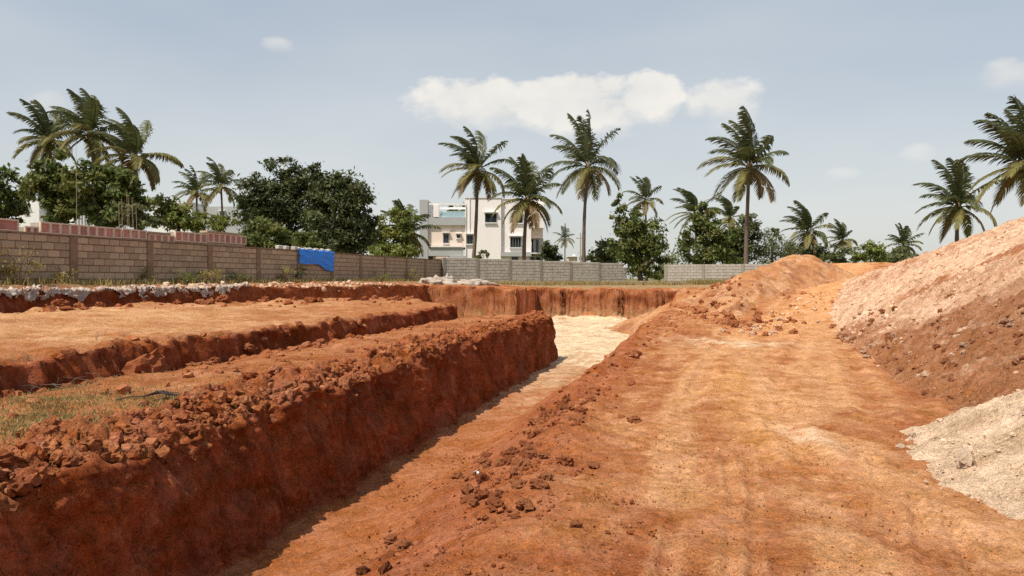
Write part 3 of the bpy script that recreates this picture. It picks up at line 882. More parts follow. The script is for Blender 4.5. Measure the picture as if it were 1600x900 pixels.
# spoil heap
r_ = np.random.default_rng(77); it = []
for _ in range(7200):
    s, w = 5.2 * r_.random() ** 1.25, -1 + 23 * r_.random(); x, y, z = heap_point(np.array(s), np.array(w)); b = w + 1.2 * s
    sz = .008 + .075 * r_.random() ** 6; it.append((float(x), float(y), float(z), sz, (BRN if r_.random() < .8 else PALE * .8) if b < 7.2 else (PALE * 1.05 if r_.random() < .9 else BRN * 1.4)))
stuff_rocks('heap_stones', 'small stones and lumps covering the spoil heap', it, seed=11)
it = []
for _ in range(260):
    w = r_.normal(8.3, 2.0); s = abs(r_.normal(.45, .5)); x, y, z = heap_point(np.array(s), np.array(w))
    it.append((float(x), float(y), max(float(z), float(gz(x, y))), .018 + .085 * r_.random() ** 3.2, [BRN * 1.1, ORG * .75, PALE * .85][r_.integers(3)]))
for _ in range(80):
    w = r_.normal(2.6, .55) - .3; s = r_.uniform(.2, 2.2); x, y, z = heap_point(np.array(s), np.array(w - .35 * s))
    it.append((float(x), float(y), float(z), .02 + .065 * r_.random() ** 2.6, [BRN, PALE * .8, ORG][r_.integers(3)]))
region(it, 50, 'heap_boulder', 'brown lump rolled down to the foot of the spoil heap', 'boulder', 'boulders at the foot of the spoil heap', 'heap_rubble', 'rubble at the foot of the spoil heap', 6)
# gravel pile
it = []
for _ in range(4200):
    a, q = r_.random() * 6.283, r_.random() ** .6; x, y = GC[0] + 3.1 * q * math.cos(a), GC[1] + 2.9 * q * math.sin(a)
    z = float(gravel_z(np.array(x), np.array(y)))
    it.append((x, y, max(z, 0.0), .005 + .024 * r_.random() ** 3.5, CREAM))
for _ in range(130):
    a = r_.uniform(2.4, 4.9); q = r_.uniform(.86, 1.06); x, y = GC[0] + 3.1 * q * math.cos(a), GC[1] + 2.9 * q * math.sin(a)
    it.append((x, y, max(float(gravel_z(np.array(x), np.array(y))), 0.0), .012 + .04 * r_.random() ** 2.5, CREAM))
region(it, 16, 'gravel_stone', 'pale stone lying on the cream gravel pile', 'stone', 'stones on the gravel pile', 'gravel', 'cream gravel covering the low pile', 7)


def named_rock(name, label, cat, px, py, drop, sz, c, seed, sink=.2, Y=None):
    Y = Y or (EYE - drop) * F / (py - HY); x = (px - 800) / F * Y
    z = float(gz(x, Y)); rock_thing(name, label, cat, x, Y, z, sz, c, None, seed, True, sink)


named_rock('boulder', 'rounded pinkish boulder perched on the edge of the pit bank', 'boulder', 988, 556, .08, .17, ORG * 1.1, 3)
named_rock('slab_of_earth', 'large tilted triangular slab of red earth below the ledge', 'boulder', 226, 590, .5, .24, RED * 1.1, 1, .1)
named_rock('boulder', 'large round clod in the middle of the near pit bank', 'boulder', 814, 738, -.05, .085, ORG * 1.1, 2)
named_rock('soil_clod', 'dark clod left of the round one on the near bank', 'clod', 755, 748, -.1, .06, RED * .9, 4)
named_rock('boulder', 'dark flat boulder on the edge of the bank by the road', 'boulder', 878, 642, 0, .10, RED * .8, 0)
named_rock('soil_clod', 'dark clod lying alone at the bottom edge near the trench', 'clod', 566, 872, -.22, .055, RED * .55, 3)
named_rock('soil_clod', 'second dark clod at the bottom edge right of the first', 'clod', 600, 890, -.2, .05, RED * .7, 1)
named_rock('boulder', 'squared brown boulder standing near the far pit corner', 'boulder', 1095, 494, .3, .27, ORG, 5, .3)
named_rock('boulder', 'biggest dark lump among rubble by the far pit corner', 'boulder', 1100, 477, .45, .30, RED, 2, .3)
x, y = 3.62, 6.12
rock_thing('boulder', 'largest pale boulder at the front of the cream gravel pile', 'boulder', x, y, float(gravel_z(np.array(x), np.array(y))), .10, CREAM, None, 1, True)
rock_thing('boulder', 'pale boulder on top of the cream gravel pile', 'boulder', 4.45, 6.6, float(gravel_z(np.array(4.45), np.array(6.6))), .06, CREAM, None, 2, True)

# ------------------------------------------------------------------ compound walls
_blk = {}


def block_mesh(w, h, d, mat):
    key = (round(w, 2), round(h, 2), mat.name)
    if key not in _blk:
        me = MB().bevbox(-w / 2, w / 2, 0, d, -h / 2, h / 2, .012).mesh('block'); me.materials.append(mat); _blk[key] = me
    return _blk[key]


def block_wall(name, label, p0, p1, z0, top, panels, mats, single, step=0.0, cop=True, ragged=0, bl=.40, bh=.20, pw=.26, seed=0):
    """blockwork panels between pillars; the wall's front is local -y"""
    p0, p1 = Vector((*p0, 0)), Vector((*p1, 0)); d = p1 - p0; L_ = d.length
    root = empty(name, (p0.x, p0.y, z0), math.atan2(d.y, d.x)); tag(root, label, 'wall')
    rnd = random.Random(seed); pl = L_ / panels; core = MB(); cps = MB(); rest = MB(); items = []
    for k in range(panels):
        a, b = k * pl + pw / 2, (k + 1) * pl - pw / 2; hgt = top - z0 - step * k
        if k == panels - 1: b += pw / 2
        core.box(k * pl + .001, (k + 1) * pl - .001, .020, .165, -.4, hgt - .02 - (.3 if ragged and k == panels - 1 else 0))
        nrow = int(hgt / bh)
        for r in range(nrow + 1):
            zc = hgt - bh / 2 - r * bh
            if zc < -.25: continue
            x = a - (bl / 2 if r % 2 else 0) + rnd.uniform(-.02, .02)
            if ragged and k == panels - 1: bb = b - max(0, ragged * (1 - r / 4.0)) * rnd.uniform(.7, 1.1) - .02
            else: bb = b
            while x < bb - .03:
                x0 = max(x, a); x1 = min(x + bl, bb)
                if x1 - x0 > .06: items.append(((x0 + x1) / 2, zc, x1 - x0 - .022, bh - .022))
                x += bl
        if cop:
            cps.box(k * pl + .002, (k + 1) * pl - .002, -.02, .20, hgt + .003, hgt + .045)
    for k in range(panels + 1):
        hgt = top - z0 - step * min(k, panels - 1)
        if ragged and k == panels: continue
        MB().bevbox(k * pl - pw / 2, k * pl + pw / 2, -.028, .195, -.4, hgt + .0 - .004, .015).build('pillar', mats[2], root)
    core.build('mortar_core', mats[1], root)
    if cop: cps.build('coping', mats[2], root)
    ray = []
    for i, (xc, zc, w, h) in enumerate(items):
        wp = p0 + d.normalized() * xc; inside = wp.x / max(wp.y, .1) > -.69
        ray.append((wp.length if inside else 999, i))
    keep = {i for q, i in sorted(ray)[:single] if q < 900}
    for i, (xc, zc, w, h) in enumerate(items):
        jig = rnd.uniform(-.006, .006)
        if i in keep:
            o = bpy.data.objects.new('block', block_mesh(w, h, .15, mats[0])); COL.objects.link(o); o.parent = root
            o.location = (xc, jig, zc); o.rotation_euler = (0, rnd.uniform(-.008, .008), rnd.uniform(-.006, .006))
        else:
            rest.bevbox(xc - w / 2, xc + w / 2, jig, .15, zc - h / 2, zc + h / 2, .012)
    if rest.v:
        o = rest.build('blockwork', mats[0], root); o['kind'] = 'stuff'
    return root


def wt(t): return (-12.27 + .767 * t, 21.5 + 2.9025 * t)


BROWN = (M_BLOCK_BROWN, M_MORTAR_BROWN, M_PILLAR_BROWN); GREY = (M_BLOCK_GREY, M_MORTAR_GREY, M_MORTAR_GREY)
block_wall('compound_wall', 'long brown dusty block wall along the left with pillars', wt(-3), wt(10), 1.36, 2.77, 13, BROWN, 295, seed=1)
A = P(694, 0, 50.2); B_ = P(980, 0, 56.5)
block_wall('boundary_wall', 'grey concrete block wall in front of the white house', (A.x, A.y), (B_.x, B_.y), 1.2, 2.97, 6, GREY, 0, step=.05, cop=False, ragged=.5, bl=.42, pw=.18, seed=2)
A = P(1225, 0, 51); B_ = P(1040, 0, 54.5)
# built from the right so that its broken end stands at the gateway
p0, p1 = Vector((B_.x, B_.y, 0)), Vector((A.x, A.y, 0))
block_wall('boundary_wall', 'shorter grey block wall right of the gateway behind the mound', (p0.x, p0.y), (p1.x, p1.y), 1.05, 2.58, 3, GREY, 0, step=0, cop=False, bl=.42, pw=.2, seed=3)
MB().box(A.x * 0 + 7.2, 10.0, 53.6, 54.0, 1.1, 1.42).build('gate_kerb', M_CONC)
tag(bpy.data.objects['gate_kerb'], 'low pale concrete kerb across the gateway between grey walls', 'kerb')

# ------------------------------------------------------------------ blue tarpaulin over the wall
M_TARP = simple_mat('blue_tarpaulin', (.014, .23, .86), rough=.45, var=.06, scale=2, spec=.4, bump=.05)


def build_tarp():
    t0, t1 = 3.98, 5.02; a, b = np.array(wt(t0)), np.array(wt(t1)); nrm = np.array((.967, -.256))
    n, m = 46, 40; V = []
    for i in range(n):
        s = i / (n - 1); base = a + (b - a) * s
        low = lerp(.62, .94, s) + .05 * math.sin(s * 9) - .10 * math.sin(min(s * 1.4, 1) * math.pi)
        for j in range(m):
            q = j / (m - 1); path = -.45 + q * (.45 + low)             # behind the wall, over it, down the front
            wr = .035 * float(fbm(np.array(s * 7), np.array(q * 5), 201, 3)) + .022 * math.sin(s * 20 + q * 4) * max(0, min(1, path * 3))
            if path < -.2: off, z = -.22 - .02, 2.84 + (path + .2)
            elif path < .03: off, z = -.22 + (path + .2) / .23 * .27, 2.845
            else: off, z = .055 + wr + .035, 2.845 - (path - .03)
            sag = .03 * math.sin(s * 6.283 * 3) if path > -.25 and path < .05 else 0
            p = base + nrm * off
            V.append((p[0], p[1], z + sag * .4))
    Fq = [(i * m + j, i * m + j + 1, (i + 1) * m + j + 1, (i + 1) * m + j) for i in range(n - 1) for j in range(m - 1)]
    me = bpy.data.meshes.new('tarpaulin'); me.from_pydata(V, [], Fq); me.update(); me.materials.append(M_TARP)
    me.polygons.foreach_set('use_smooth', np.full(len(me.polygons), True))
    o = link('tarpaulin', me); md = o.modifiers.new('thickness', 'SOLIDIFY'); md.thickness = .008
    tag(o, 'bright blue tarpaulin hung over the brown block wall', 'tarpaulin')
    M_W = simple_mat('whitewashed_stone', (.50, .47, .42), var=.2, scale=8, bump=.3)
    for k, s in enumerate((.04, .2, .36, .55, .72, .94)):
        p = a + (b - a) * s - nrm * .1
        V, T = ROCK_MID[k % 10]; me = np_mesh('weight_stone', V, T, np.full(V.shape, .55)); me.materials.append(M_W)
        o = link('weight_stone', me); o.location = (p[0], p[1], 2.90); o.scale = (.15, .13, .10)
        tag(o, 'white stone weighing down the blue tarpaulin on the wall top', 'stone', 'stones on the blue tarpaulin')
    for k, t in enumerate((3.55, 3.72, 3.93)):
        p = np.array(wt(t)) - nrm * .1
        ob = MB().bevbox(-.14, .14, -.09, .09, 0, .15, .02).build('loose_block', M_W); ob.location = (p[0], p[1], 2.818); ob.rotation_euler = (0, 0, 1.2 + .2 * k)
        tag(ob, ['pale block furthest left of the blue tarpaulin on wall top', 'middle pale block of three left of the blue tarpaulin', 'pale block nearest the blue tarpaulin on wall top'][k], 'block')


build_tarp()

# ------------------------------------------------------------------ formwork behind the left wall
M_RED = simple_mat('red_shuttering_plate', (.52, .22, .17), var=.35, scale=3, dirt=(.50, .34, .27, .7), objvar=.2)
M_FRAME = simple_mat('cream_shuttering_frame', (.74, .56, .43), var=.2, scale=6)
M_WOOD = simple_mat('weathered_plank', (.42, .30, .20), var=.3, scale=5)


def ft(t): return Vector((-14.69 + .767 * t, 22.14 + 2.9025 * t, 0))


def formwork(label, t0, t1, z0, z1, n, slope=0.0, plank=False):
    a, b = ft(t0), ft(t1); d = b - a; L_ = d.length
    root = empty('formwork_run', (a.x, a.y, z0), math.atan2(d.y, d.x)); tag(root, label, 'formwork', 'red shuttering of the plinth beam')
    h = z1 - z0; w = L_ / n
    MB().box(0, L_, .02, .34, -.36, h - .03).build('concrete_beam', M_CONC, root)
    for i in range(n):
        dz = slope * i / max(1, n - 1)
        o = MB().bevbox(i * w + .03, (i + 1) * w - .03, -.015, .015, .03 + dz, h - .035 + dz, .006).build('panel', M_RED, root)
        f = MB().box(i * w + .001, i * w + .044, -.06, .012, dz, h + dz).box((i + 1) * w - .044, (i + 1) * w - .001, -.06, .012, dz, h + dz)
        f.box(i * w + .045, (i + 1) * w - .045, -.058, .010, h - .05 + dz, h - .002 + dz).box(i * w + .045, (i + 1) * w - .045, -.058, .010, dz + .002, .032 + dz)
        f.build('frame', M_FRAME, o)
    for i in range(max(2, int(L_ / 1.2))):
        x = (i + .4) * L_ / max(2, int(L_ / 1.2)); MB().box(x - .05, x + .05, .1, .2, -1.6, -.36).build('prop', M_WOOD, root)
    if plank: MB().box(-.1, L_ * .8, -.10, .25, h + .003, h + .08).build('plank', M_WOOD, root)
    return root


formwork('red shuttering panels at the far left above the brown wall', -1.2, .17, 2.98, 3.33, 6)
formwork('lower recessed pair of red shuttering panels with gap beside', .24, .40, 2.90, 3.16, 2)
formwork('longest run of red shuttering panels above the brown wall', .42, 1.52, 2.98, 3.33, 9)
formwork('weathered grey brown shuttering end above the brown wall', 1.53, 1.92, 3.0, 3.33, 3, plank=False)
formwork('red shuttering under a pale timber plank above the brown wall', 1.95, 2.42, 2.96, 3.22, 4, plank=True)
formwork('middle run of red shuttering panels before the dark trees', 2.43, 3.05, 3.02, 3.40, 5)
formwork('red shuttering at right end with plank over pale concrete', 3.07, 3.95, 3.07, 3.45, 7, plank=True)


def rods(label, px0, px1, py0, py1, Y, n, seed):
    r = random.Random(seed); root = empty('bamboo_poles', P((px0 + px1) / 2, 440, Y)); tag(root, label, 'poles')
    o = root.location
    for i in range(n):
        px = lerp(px0, px1, (i + r.uniform(.1, .9)) / n); a = P(px, 440, Y) - o; b = P(px + r.uniform(-2, 2), lerp(py0, py1, r.random()), Y) - o
        MB().tube([a, (a + b) / 2 + Vector((.03, 0, 0)), b], [.011, .010, .007], 5).build('pole', M_WOOD, root)


rods('thin upright poles among the bushes behind the formwork', 184, 216, 296, 325, 33, 6, 1)
rods('single tall pole standing before the left leafy trees', 116, 119, 222, 226, 34, 1, 2)

# ------------------------------------------------------------------ white house
M_WHITE = simple_mat('warm_white_plaster', (.87, .81, .77), var=.02, scale=.5, dirt=(.78, .72, .67, .2))
M_HGREY = simple_mat('grey_plaster', (.42, .42, .41), var=.07, scale=.7)
M_PEACH = simple_mat('peach_plaster', (.83, .69, .58), var=.04, scale=.7)
M_TRIM = simple_mat('white_trim', (.80, .78, .74), var=.05)
M_MULL = simple_mat('grey_window_frame', (.50, .48, .46), var=.05)
M_RAIL = simple_mat('dark_railing', (.06, .05, .05), rough=.5)
m_, nt_, b_ = new_mat('dark_glass'); b_.inputs['Base Color'].default_value = (.02, .025, .03, 1); b_.inputs['Roughness'].default_value = .08; M_GLASS = m_
m_, nt_, b_ = new_mat('pale_railing_glass'); b_.inputs['Base Color'].default_value = (.55, .75, .80, 1); b_.inputs['Roughness'].default_value = .05; b_.inputs['Alpha'].default_value = .45; M_RGLASS = m_


def building(name, label, Y, ground_px):
    root = empty(name, P(ground_px, 436, Y)); tag(root, label, 'house')
    o = root.location
    def box(part, mat, px0, px1, py0, py1, y0, y1, parent=None):
        a, b = P(px0, py1, Y) - o, P(px1, py0, Y) - o
        ob = MB().box(a.x, b.x, y0, y1, a.z, b.z).build(part, mat, root)
        if parent is not None: ob.parent = parent
        return ob
    def window(px0, px1, py0, py1, y, panes=2, shade=True, grille=False):
        w = box('window', M_MULL, px0, px1, py0, py1, y - .06, y + .12)
        step = (px1 - px0 - 1.0) / panes
        for k in range(panes): box('pane', M_GLASS, px0 + .7 + k * step, px0 + .3 + (k + 1) * step, py0 + 1.0, py1 - 1.2, y - .075, y - .05, w)
        if shade: box('sunshade', M_TRIM, px0 - 1.2, px1 + 1.2, py0 - 2.2, py0 - 1.0, y - .3, y + .02, w)
        box('sill', M_TRIM, px0 - .6, px1 + .6, py1 + .02, py1 + .8, y - .16, y + .02, w)
        if grille:
            for k in range(5): box('grille', M_MULL, px0 + 1 + k * (px1 - px0 - 2) / 4 - .15, px0 + 1 + k * (px1 - px0 - 2) / 4 + .15, py0 + .5, py1 - .5, y - .16, y - .12, w)
        return w
    return root, box, window


root, box, window = building('villa', 'white flat roofed house with grey frame behind the grey wall', 80, 752)
box('wall', M_WHITE, 727, 783, 309.5, 440, 0, 9); box('wall', M_WHITE, 783.02, 830, 311, 440, .35, 9)
box('wall', M_WHITE, 830.02, 850, 318, 356, .2, 9); box('wall', M_HGREY, 834, 850, 371.5, 440, 1.6, 9); box('wall', M_PEACH, 830.02, 849, 356.02, 371.4, 1.3, 9)
box('parapet', M_TRIM, 726.5, 783.5, 308, 309.4, -.08, 9); box('parapet', M_TRIM, 783.6, 831, 309.6, 310.9, .27, 9)
box('stair_tower', M_WHITE, 836, 853, 304, 317.9, 2.0, 6)
box('frame_column', M_HGREY, 656, 669, 312.5, 440, -.2, 7); box('frame_beam', M_HGREY, 669.02, 727, 339.5, 352, -.16, 0); box('frame_beam', M_HGREY, 669.02, 724, 386.5, 400, -.16, -.02)
box('terrace_slab', M_TRIM, 669.02, 726.9, 339.6, 352, .02, 7); box('balcony_ledge', M_TRIM, 671, 722, 384.8, 386.4, -.3, 0)
box('wall', M_PEACH, 669.05, 726.9, 352.1, 386.4, .12, 7); box('wall', M_PEACH, 676, 703, 400.1, 440, .5, 7); box('wall', M_HGREY, 703.1, 726.8, 400.1, 440, -.4, 7)
box('pergola_beam', M_TRIM, 670, 728, 317.8, 320.6, -.1, .3); box('pergola_beam', M_TRIM, 670, 728, 317.8, 320.6, 4.5, 4.9)
box('pergola_column', M_WHITE, 677.5, 686, 320.7, 339.4, -.2, .6)
rg = box('railing_glass', M_RGLASS, 687, 727, 330, 339.4, .1, .14)
window(692, 701.5, 365, 380.5, .12, 3); window(713, 719.5, 366.5, 372.5, .12, 1); window(729, 739.5, 367, 382, 0, 2); window(757.5, 776.5, 333.5, 348.5, 0, 2)
window(800, 817, 335, 349, .35, 2); window(796.5, 815, 370, 387, .35, 2, True, True)
box('band', M_HGREY, 782, 830, 394, 400.5, -.1, .34); window(799, 810, 400.6, 408, .35, 2, False); window(828, 836, 400.6, 408, .15, 1, False); window(838, 846, 400.6, 408, 1.55, 1, False)
bl = box('balcony_slab', M_TRIM, 829, 850, 395, 396.6, -.6, 1.6); box('door', M_RAIL, 838, 842, 374, 395, 1.25, 1.29)
for k in range(9): box('baluster', M_RAIL, 829.5 + k * 2.4, 829.9 + k * 2.4, 385.5, 394.9, -.58, -.55, bl)
box('handrail', M_RAIL, 829.2, 849.8, 384.8, 385.4, -.6, -.53, bl)
box('water_tank', M_RAIL, 756, 762, 305, 307.9, 3, 3.6); box('rain_pipe', M_TRIM, 727.4, 728.4, 320, 400, -.12, -.02)
box('rain_pipe', M_TRIM, 733.5, 734.2, 309.6, 366, -.1, -.02)

root, box, window = building('pale_house', 'pale house half hidden behind the leafy trees at left', 75, 90)
box('wall', M_TRIM, 28, 62, 311, 440, 0, 6); box('wall', M_TRIM, 62.1, 110, 322, 440, 1.0, 6); box('wall', M_TRIM, 110.1, 150, 326, 440, .4, 6); box('parapet', M_HGREY, 27, 63, 309, 310.9, -.1, 6)
window(64, 72, 324, 330, 1.0, 2); window(38, 46, 322, 332, 0, 2)
for k in range(7): box('louvre', M_HGREY, 114 + k * 5, 115.6 + k * 5, 327, 350, .3, .39)
root, box, window = building('pale_house', 'low pale building glimpsed beyond shrubs beside small palms', 118, 320)
box('wall', M_TRIM, 238, 300, 318, 440, 0, 6); box('wall', M_HGREY, 318, 376, 322, 440, 1, 6); box('roof_slab', M_TRIM, 236, 302, 316, 317.9, -.3, 6)
window(252, 260, 326, 334, 0, 2); window(275, 283, 326, 334, 0, 2); window(340, 348, 330, 338, 1, 2)
root, box, window = building('yellow_hut', 'small yellow hut behind the grey wall by the gateway', 75, 958)
box('wall', simple_mat('yellow_wash', (.62, .47, .25), var=.1), 952, 966, 402, 440, 0, 2.5); box('roof_slab', M_TRIM, 950.5, 967.5, 400, 401.9, -.3, 2.6)
root, box, window = building('cream_shed', 'small cream shed right of the house behind the grey wall', 90, 895)
box('wall', simple_mat('cream_wash', (.75, .62, .45), var=.1), 888, 902, 401.5, 440, 0, 3); box('roof_slab', M_TRIM, 887, 903, 399.8, 401.4, -.2, 3); box('tank', M_TRIM, 896, 900, 397, 399.7, 1, 1.4)
root, box, window = building('apartment_tower', 'distant grey apartment tower between trees above the gateway', 620, 1074)
mt = simple_mat('distant_tower_concrete', (.46, .49, .52), var=.05, scale=.05)
box('wall', mt, 1070, 1075, 372, 440, 0, 14); box('wall', mt, 1075.2, 1080, 377, 440, 3, 14)
for k in range(7): box('window_band', M_HGREY, 1070.6, 1074.6, 375 + k * 5, 377.3 + k * 5, -.6, -.1); box('window_band', M_HGREY, 1075.8, 1079.6, 380 + k * 5, 382.2 + k * 5, 2.4, 2.9)

up = empty('utility_pole', P(907, 436, 120)); tag(up, 'thin utility pole with crossarm beside the tall palm trunk', 'pole')
MB().tube([(0, 0, 0), (0, 0, 7.2)], [.14, .1], 6).build('post', M_CONC, up); MB().box(-.7, .7, -.06, .06, 6.3, 6.45).build('crossarm', M_CONC, up)

# ------------------------------------------------------------------ coconut palms
WIND = Vector((-1.0, -.15, .05))


def frond_mesh(rnd, az, el, L_, wind, droop, dens=1.0):
    """one feather leaf growing from the origin"""
    d = Vector((math.cos(az) * math.cos(el), math.sin(az) * math.cos(el), math.sin(el)))
    n = 15; pts = [Vector((0, 0, 0))]; dirs = [d.copy()]
    for i in range(n):
        s = (i + 1) / n
        d = (d + Vector((0, 0, -1)) * droop * (.03 + .17 * s) + WIND * wind * (.02 + .15 * s)).normalized()
        pts.append(pts[-1] + d * L_ / n); dirs.append(d.copy())
    V, T, C = [], [], []
    # rib
    for i, p in enumerate(pts):
        r = .055 * (1 - i / n) + .008; a = dirs[i].cross(Vector((0, 0, 1)));
        if a.length < .05: a = Vector((1, 0, 0))
        a.normalize(); V += [p - a * r, p + a * r, p - Vector((0, 0, r))]; C += [(.95, .75, 0)] * 3
    for i in range(n):
        b = 3 * i
        for (k, l) in ((0, 1), (1, 2), (2, 0)): T += [(b + k, b + l, b + 3 + l), (b + k, b + 3 + l, b + 3 + k)]
    m = int(46 * dens)
    twist = rnd.uniform(-.5, .5)
    for k in range(m):
        s = .10 + .90 * (k + .5) / m; f = s * n; i = min(int(f), n - 1); t = f - i
        p = pts[i].lerp(pts[i + 1], t); dd = dirs[i].lerp(dirs[i + 1], t).normalized()
        a = dd.cross(Vector((0, 0, 1)))
        if a.length < .08: a = Vector((math.sin(az), -math.cos(az), 0))
        a.normalize(); upv = a.cross(dd).normalized()
        ll = L_ * .30 * (math.sin(math.pi * min(1, .16 + .80 * s)) ** .6) * rnd.uniform(.85, 1.1)
        for sd in (-1, 1):
            if rnd.random() < .05: continue
            e = (a * sd * (.85 - .25 * s) + dd * (.50 + .45 * s) + upv * (.18 + twist * .25 * sd)).normalized()
            e2 = (e + Vector((0, 0, -1)) * rnd.uniform(.45, 1.0) + WIND * wind * 1.3).normalized()
            e3 = (e2 + Vector((0, 0, -1)) * rnd.uniform(.2, .6) + WIND * wind * .7).normalized()
            w = .046 / max(.55, dens) ** .7; b = len(V); q1 = p + e * ll * .35; q2 = q1 + e2 * ll * .4; q3 = q2 + e3 * ll * .3
            V += [p - dd * w * .6, p + dd * w * .6, q1 - dd * w, q1 + dd * w, q2 - dd * w * .75, q2 + dd * w * .75, q3]
            T += [(b, b + 1, b + 3), (b, b + 3, b + 2), (b + 2, b + 3, b + 5), (b + 2, b + 5, b + 4), (b + 4, b + 5, b + 6)]
            c = (rnd.random(), rnd.random(), 0); C += [c] * 7
    return np_mesh('frond', np.array([v[:] for v in V]), T, np.array(C))


def palm(label, px, py, Y, bpx, L_, n=24, seed=0, dens=1.0, wind=.45, group='coconut palms around the site'):
    rnd = random.Random(seed); base = P(bpx, 440, Y); crown = P(px, py, Y); base.z = 1.1
    root = empty('coconut_palm', base); tag(root, label, 'palm tree', group)
    h = crown - base; bow = rnd.uniform(-.25, .25); pts = []; rad = []
    for i in range(13):
        s = i / 12; pts.append(Vector((h.x * (s ** 1.3) + bow * math.sin(s * math.pi), 0, h.z * s)))
        rad.append(lerp(.175, .12, min(1, s * 1.2)) + (.10 * (1 - s / .08) if s < .08 else 0) + (.03 if i % 2 else 0) * .4)
    tr = MB().tube(pts, rad, 9).build('trunk', M_PTRUNK, root, True)
    # crown shaft and fruit
    MB().tube([h + Vector((0, 0, -.45)), h, h + Vector((0, 0, .5))], [.15, .26, .08], 8).build('crown_shaft', M_FROND_OLD_S, root, True)
    for k in range(n):
        q = k / (n - 1)                                       # 0 youngest, 1 oldest
        az = k * 2.39996 + rnd.uniform(-.35, .35)
        el = math.radians(lerp(86, -34, q ** .9)) + rnd.uniform(-.12, .12)
        ln = L_ * (lerp(1.08, 1.0, min(1, q * 3)) if q < .4 else lerp(1.0, .82, (q - .4) / .6)) * rnd.uniform(.92, 1.06)
        wd = wind * lerp(1.25, .5, q) * rnd.uniform(.7, 1.2); dr = lerp(.25, .95, min(1, q * 1.5)) * rnd.uniform(.8, 1.2)
        me = frond_mesh(rnd, az, el, ln * .86, wd, dr, dens)
        x = q + rnd.uniform(-.14, .14)
        me.materials.append(M_FROND_UP if x < .52 else (M_FROND_MID if x < .90 else M_FROND_OLD))
        o = link('frond', me, root); o.location = h + Vector((0, 0, .15 * (1 - q)))
    if dens > .8 and Y < 70:
        nut = MB()
        for k in range(7):
            a = k * .9; c = h + Vector((math.cos(a) * .34, math.sin(a) * .34, -.30 - .12 * (k % 3)))
            V, T = ICO1; nut.add([tuple(np.array(c) + v * .13) for v in V], [tuple(t) for t in T])
            o = nut.build('coconut', M_NUT, root, True); nut = MB()
    return root


M_FROND_OLD_S = simple_mat('palm_fibre', (.20, .14, .07), var=.3)
M_NUT = simple_mat('coconut_husk', (.16, .17, .05), var=.3)
palm('left coconut palm of the trio rising above the leafy trees', 78, 222, 58, 92, 3.45, 20, 1, wind=.35)
palm('tallest middle coconut palm of the trio at left', 143, 212, 55, 150, 3.8, 22, 2, wind=.38)
palm('right coconut palm of the left trio with two drooping fronds', 212, 248, 52, 224, 3.7, 18, 3, wind=.5)
palm('left one of two small palms beside the dark mango trees', 308, 302, 105, 312, 4.2, 18, 4, .6)
palm('right one of two small palms beside the dark mango trees', 346, 292, 100, 350, 4.2, 18, 5, .6)
palm('windblown palm left of the house windows with dark trunk', 746, 268, 64, 737, 4.2, 21, 6, wind=.6)
palm('lower palm standing in front of the white house', 824, 314, 60, 819, 4.0, 22, 7, wind=.15)
palm('tall straight palm standing free right of the white house', 918, 262, 66, 913, 5.0, 21, 8, wind=.25)
palm('big palm with drooping brown fronds behind the orange mound', 1170, 262, 57, 1165, 4.5, 21, 9, wind=.5)
palm('palm crown rising behind the leafy tree at the gateway', 1008, 314, 105, 1010, 4.0, 16, 10, .6)
palm('palm leaning out left of the clump right of the gateway', 1085, 335, 98, 1090, 4.5, 18, 11, .6, wind=.8)
palm('small palm half hidden behind the big drooping palm', 1140, 342, 105, 1142, 4.0, 16, 12, .6, wind=.8)
palm('windblown palm behind the crest of the orange mound', 1262, 364, 85, 1262, 4.0, 20, 13, .7, wind=.7)
palm('small dark palm right of the mound crest', 1316, 376, 118, 1318, 3.6, 16, 14, .55, wind=.6)
palm('round headed palm at the left foot of the spoil heap', 1411, 384, 108, 1412, 3.5, 18, 15, .6, wind=.2)
palm('tiny distant palm right of the house above the wall', 883, 374, 185, 883, 4.0, 16, 16, .4, wind=.1)
palm('yellowish palm among shrubs left of the white house', 637, 366, 72, 637, 3.6, 20, 17, .7, wind=.2)
palm('dark palm rising behind the slope of the spoil heap', 1496, 324, 56, 1500, 4.0, 20, 18, wind=.4)
palm('largest palm at the right edge behind the spoil heap', 1602, 262, 42, 1612, 4.1, 24, 19, wind=.35)

# ------------------------------------------------------------------ leafy trees and shrubs


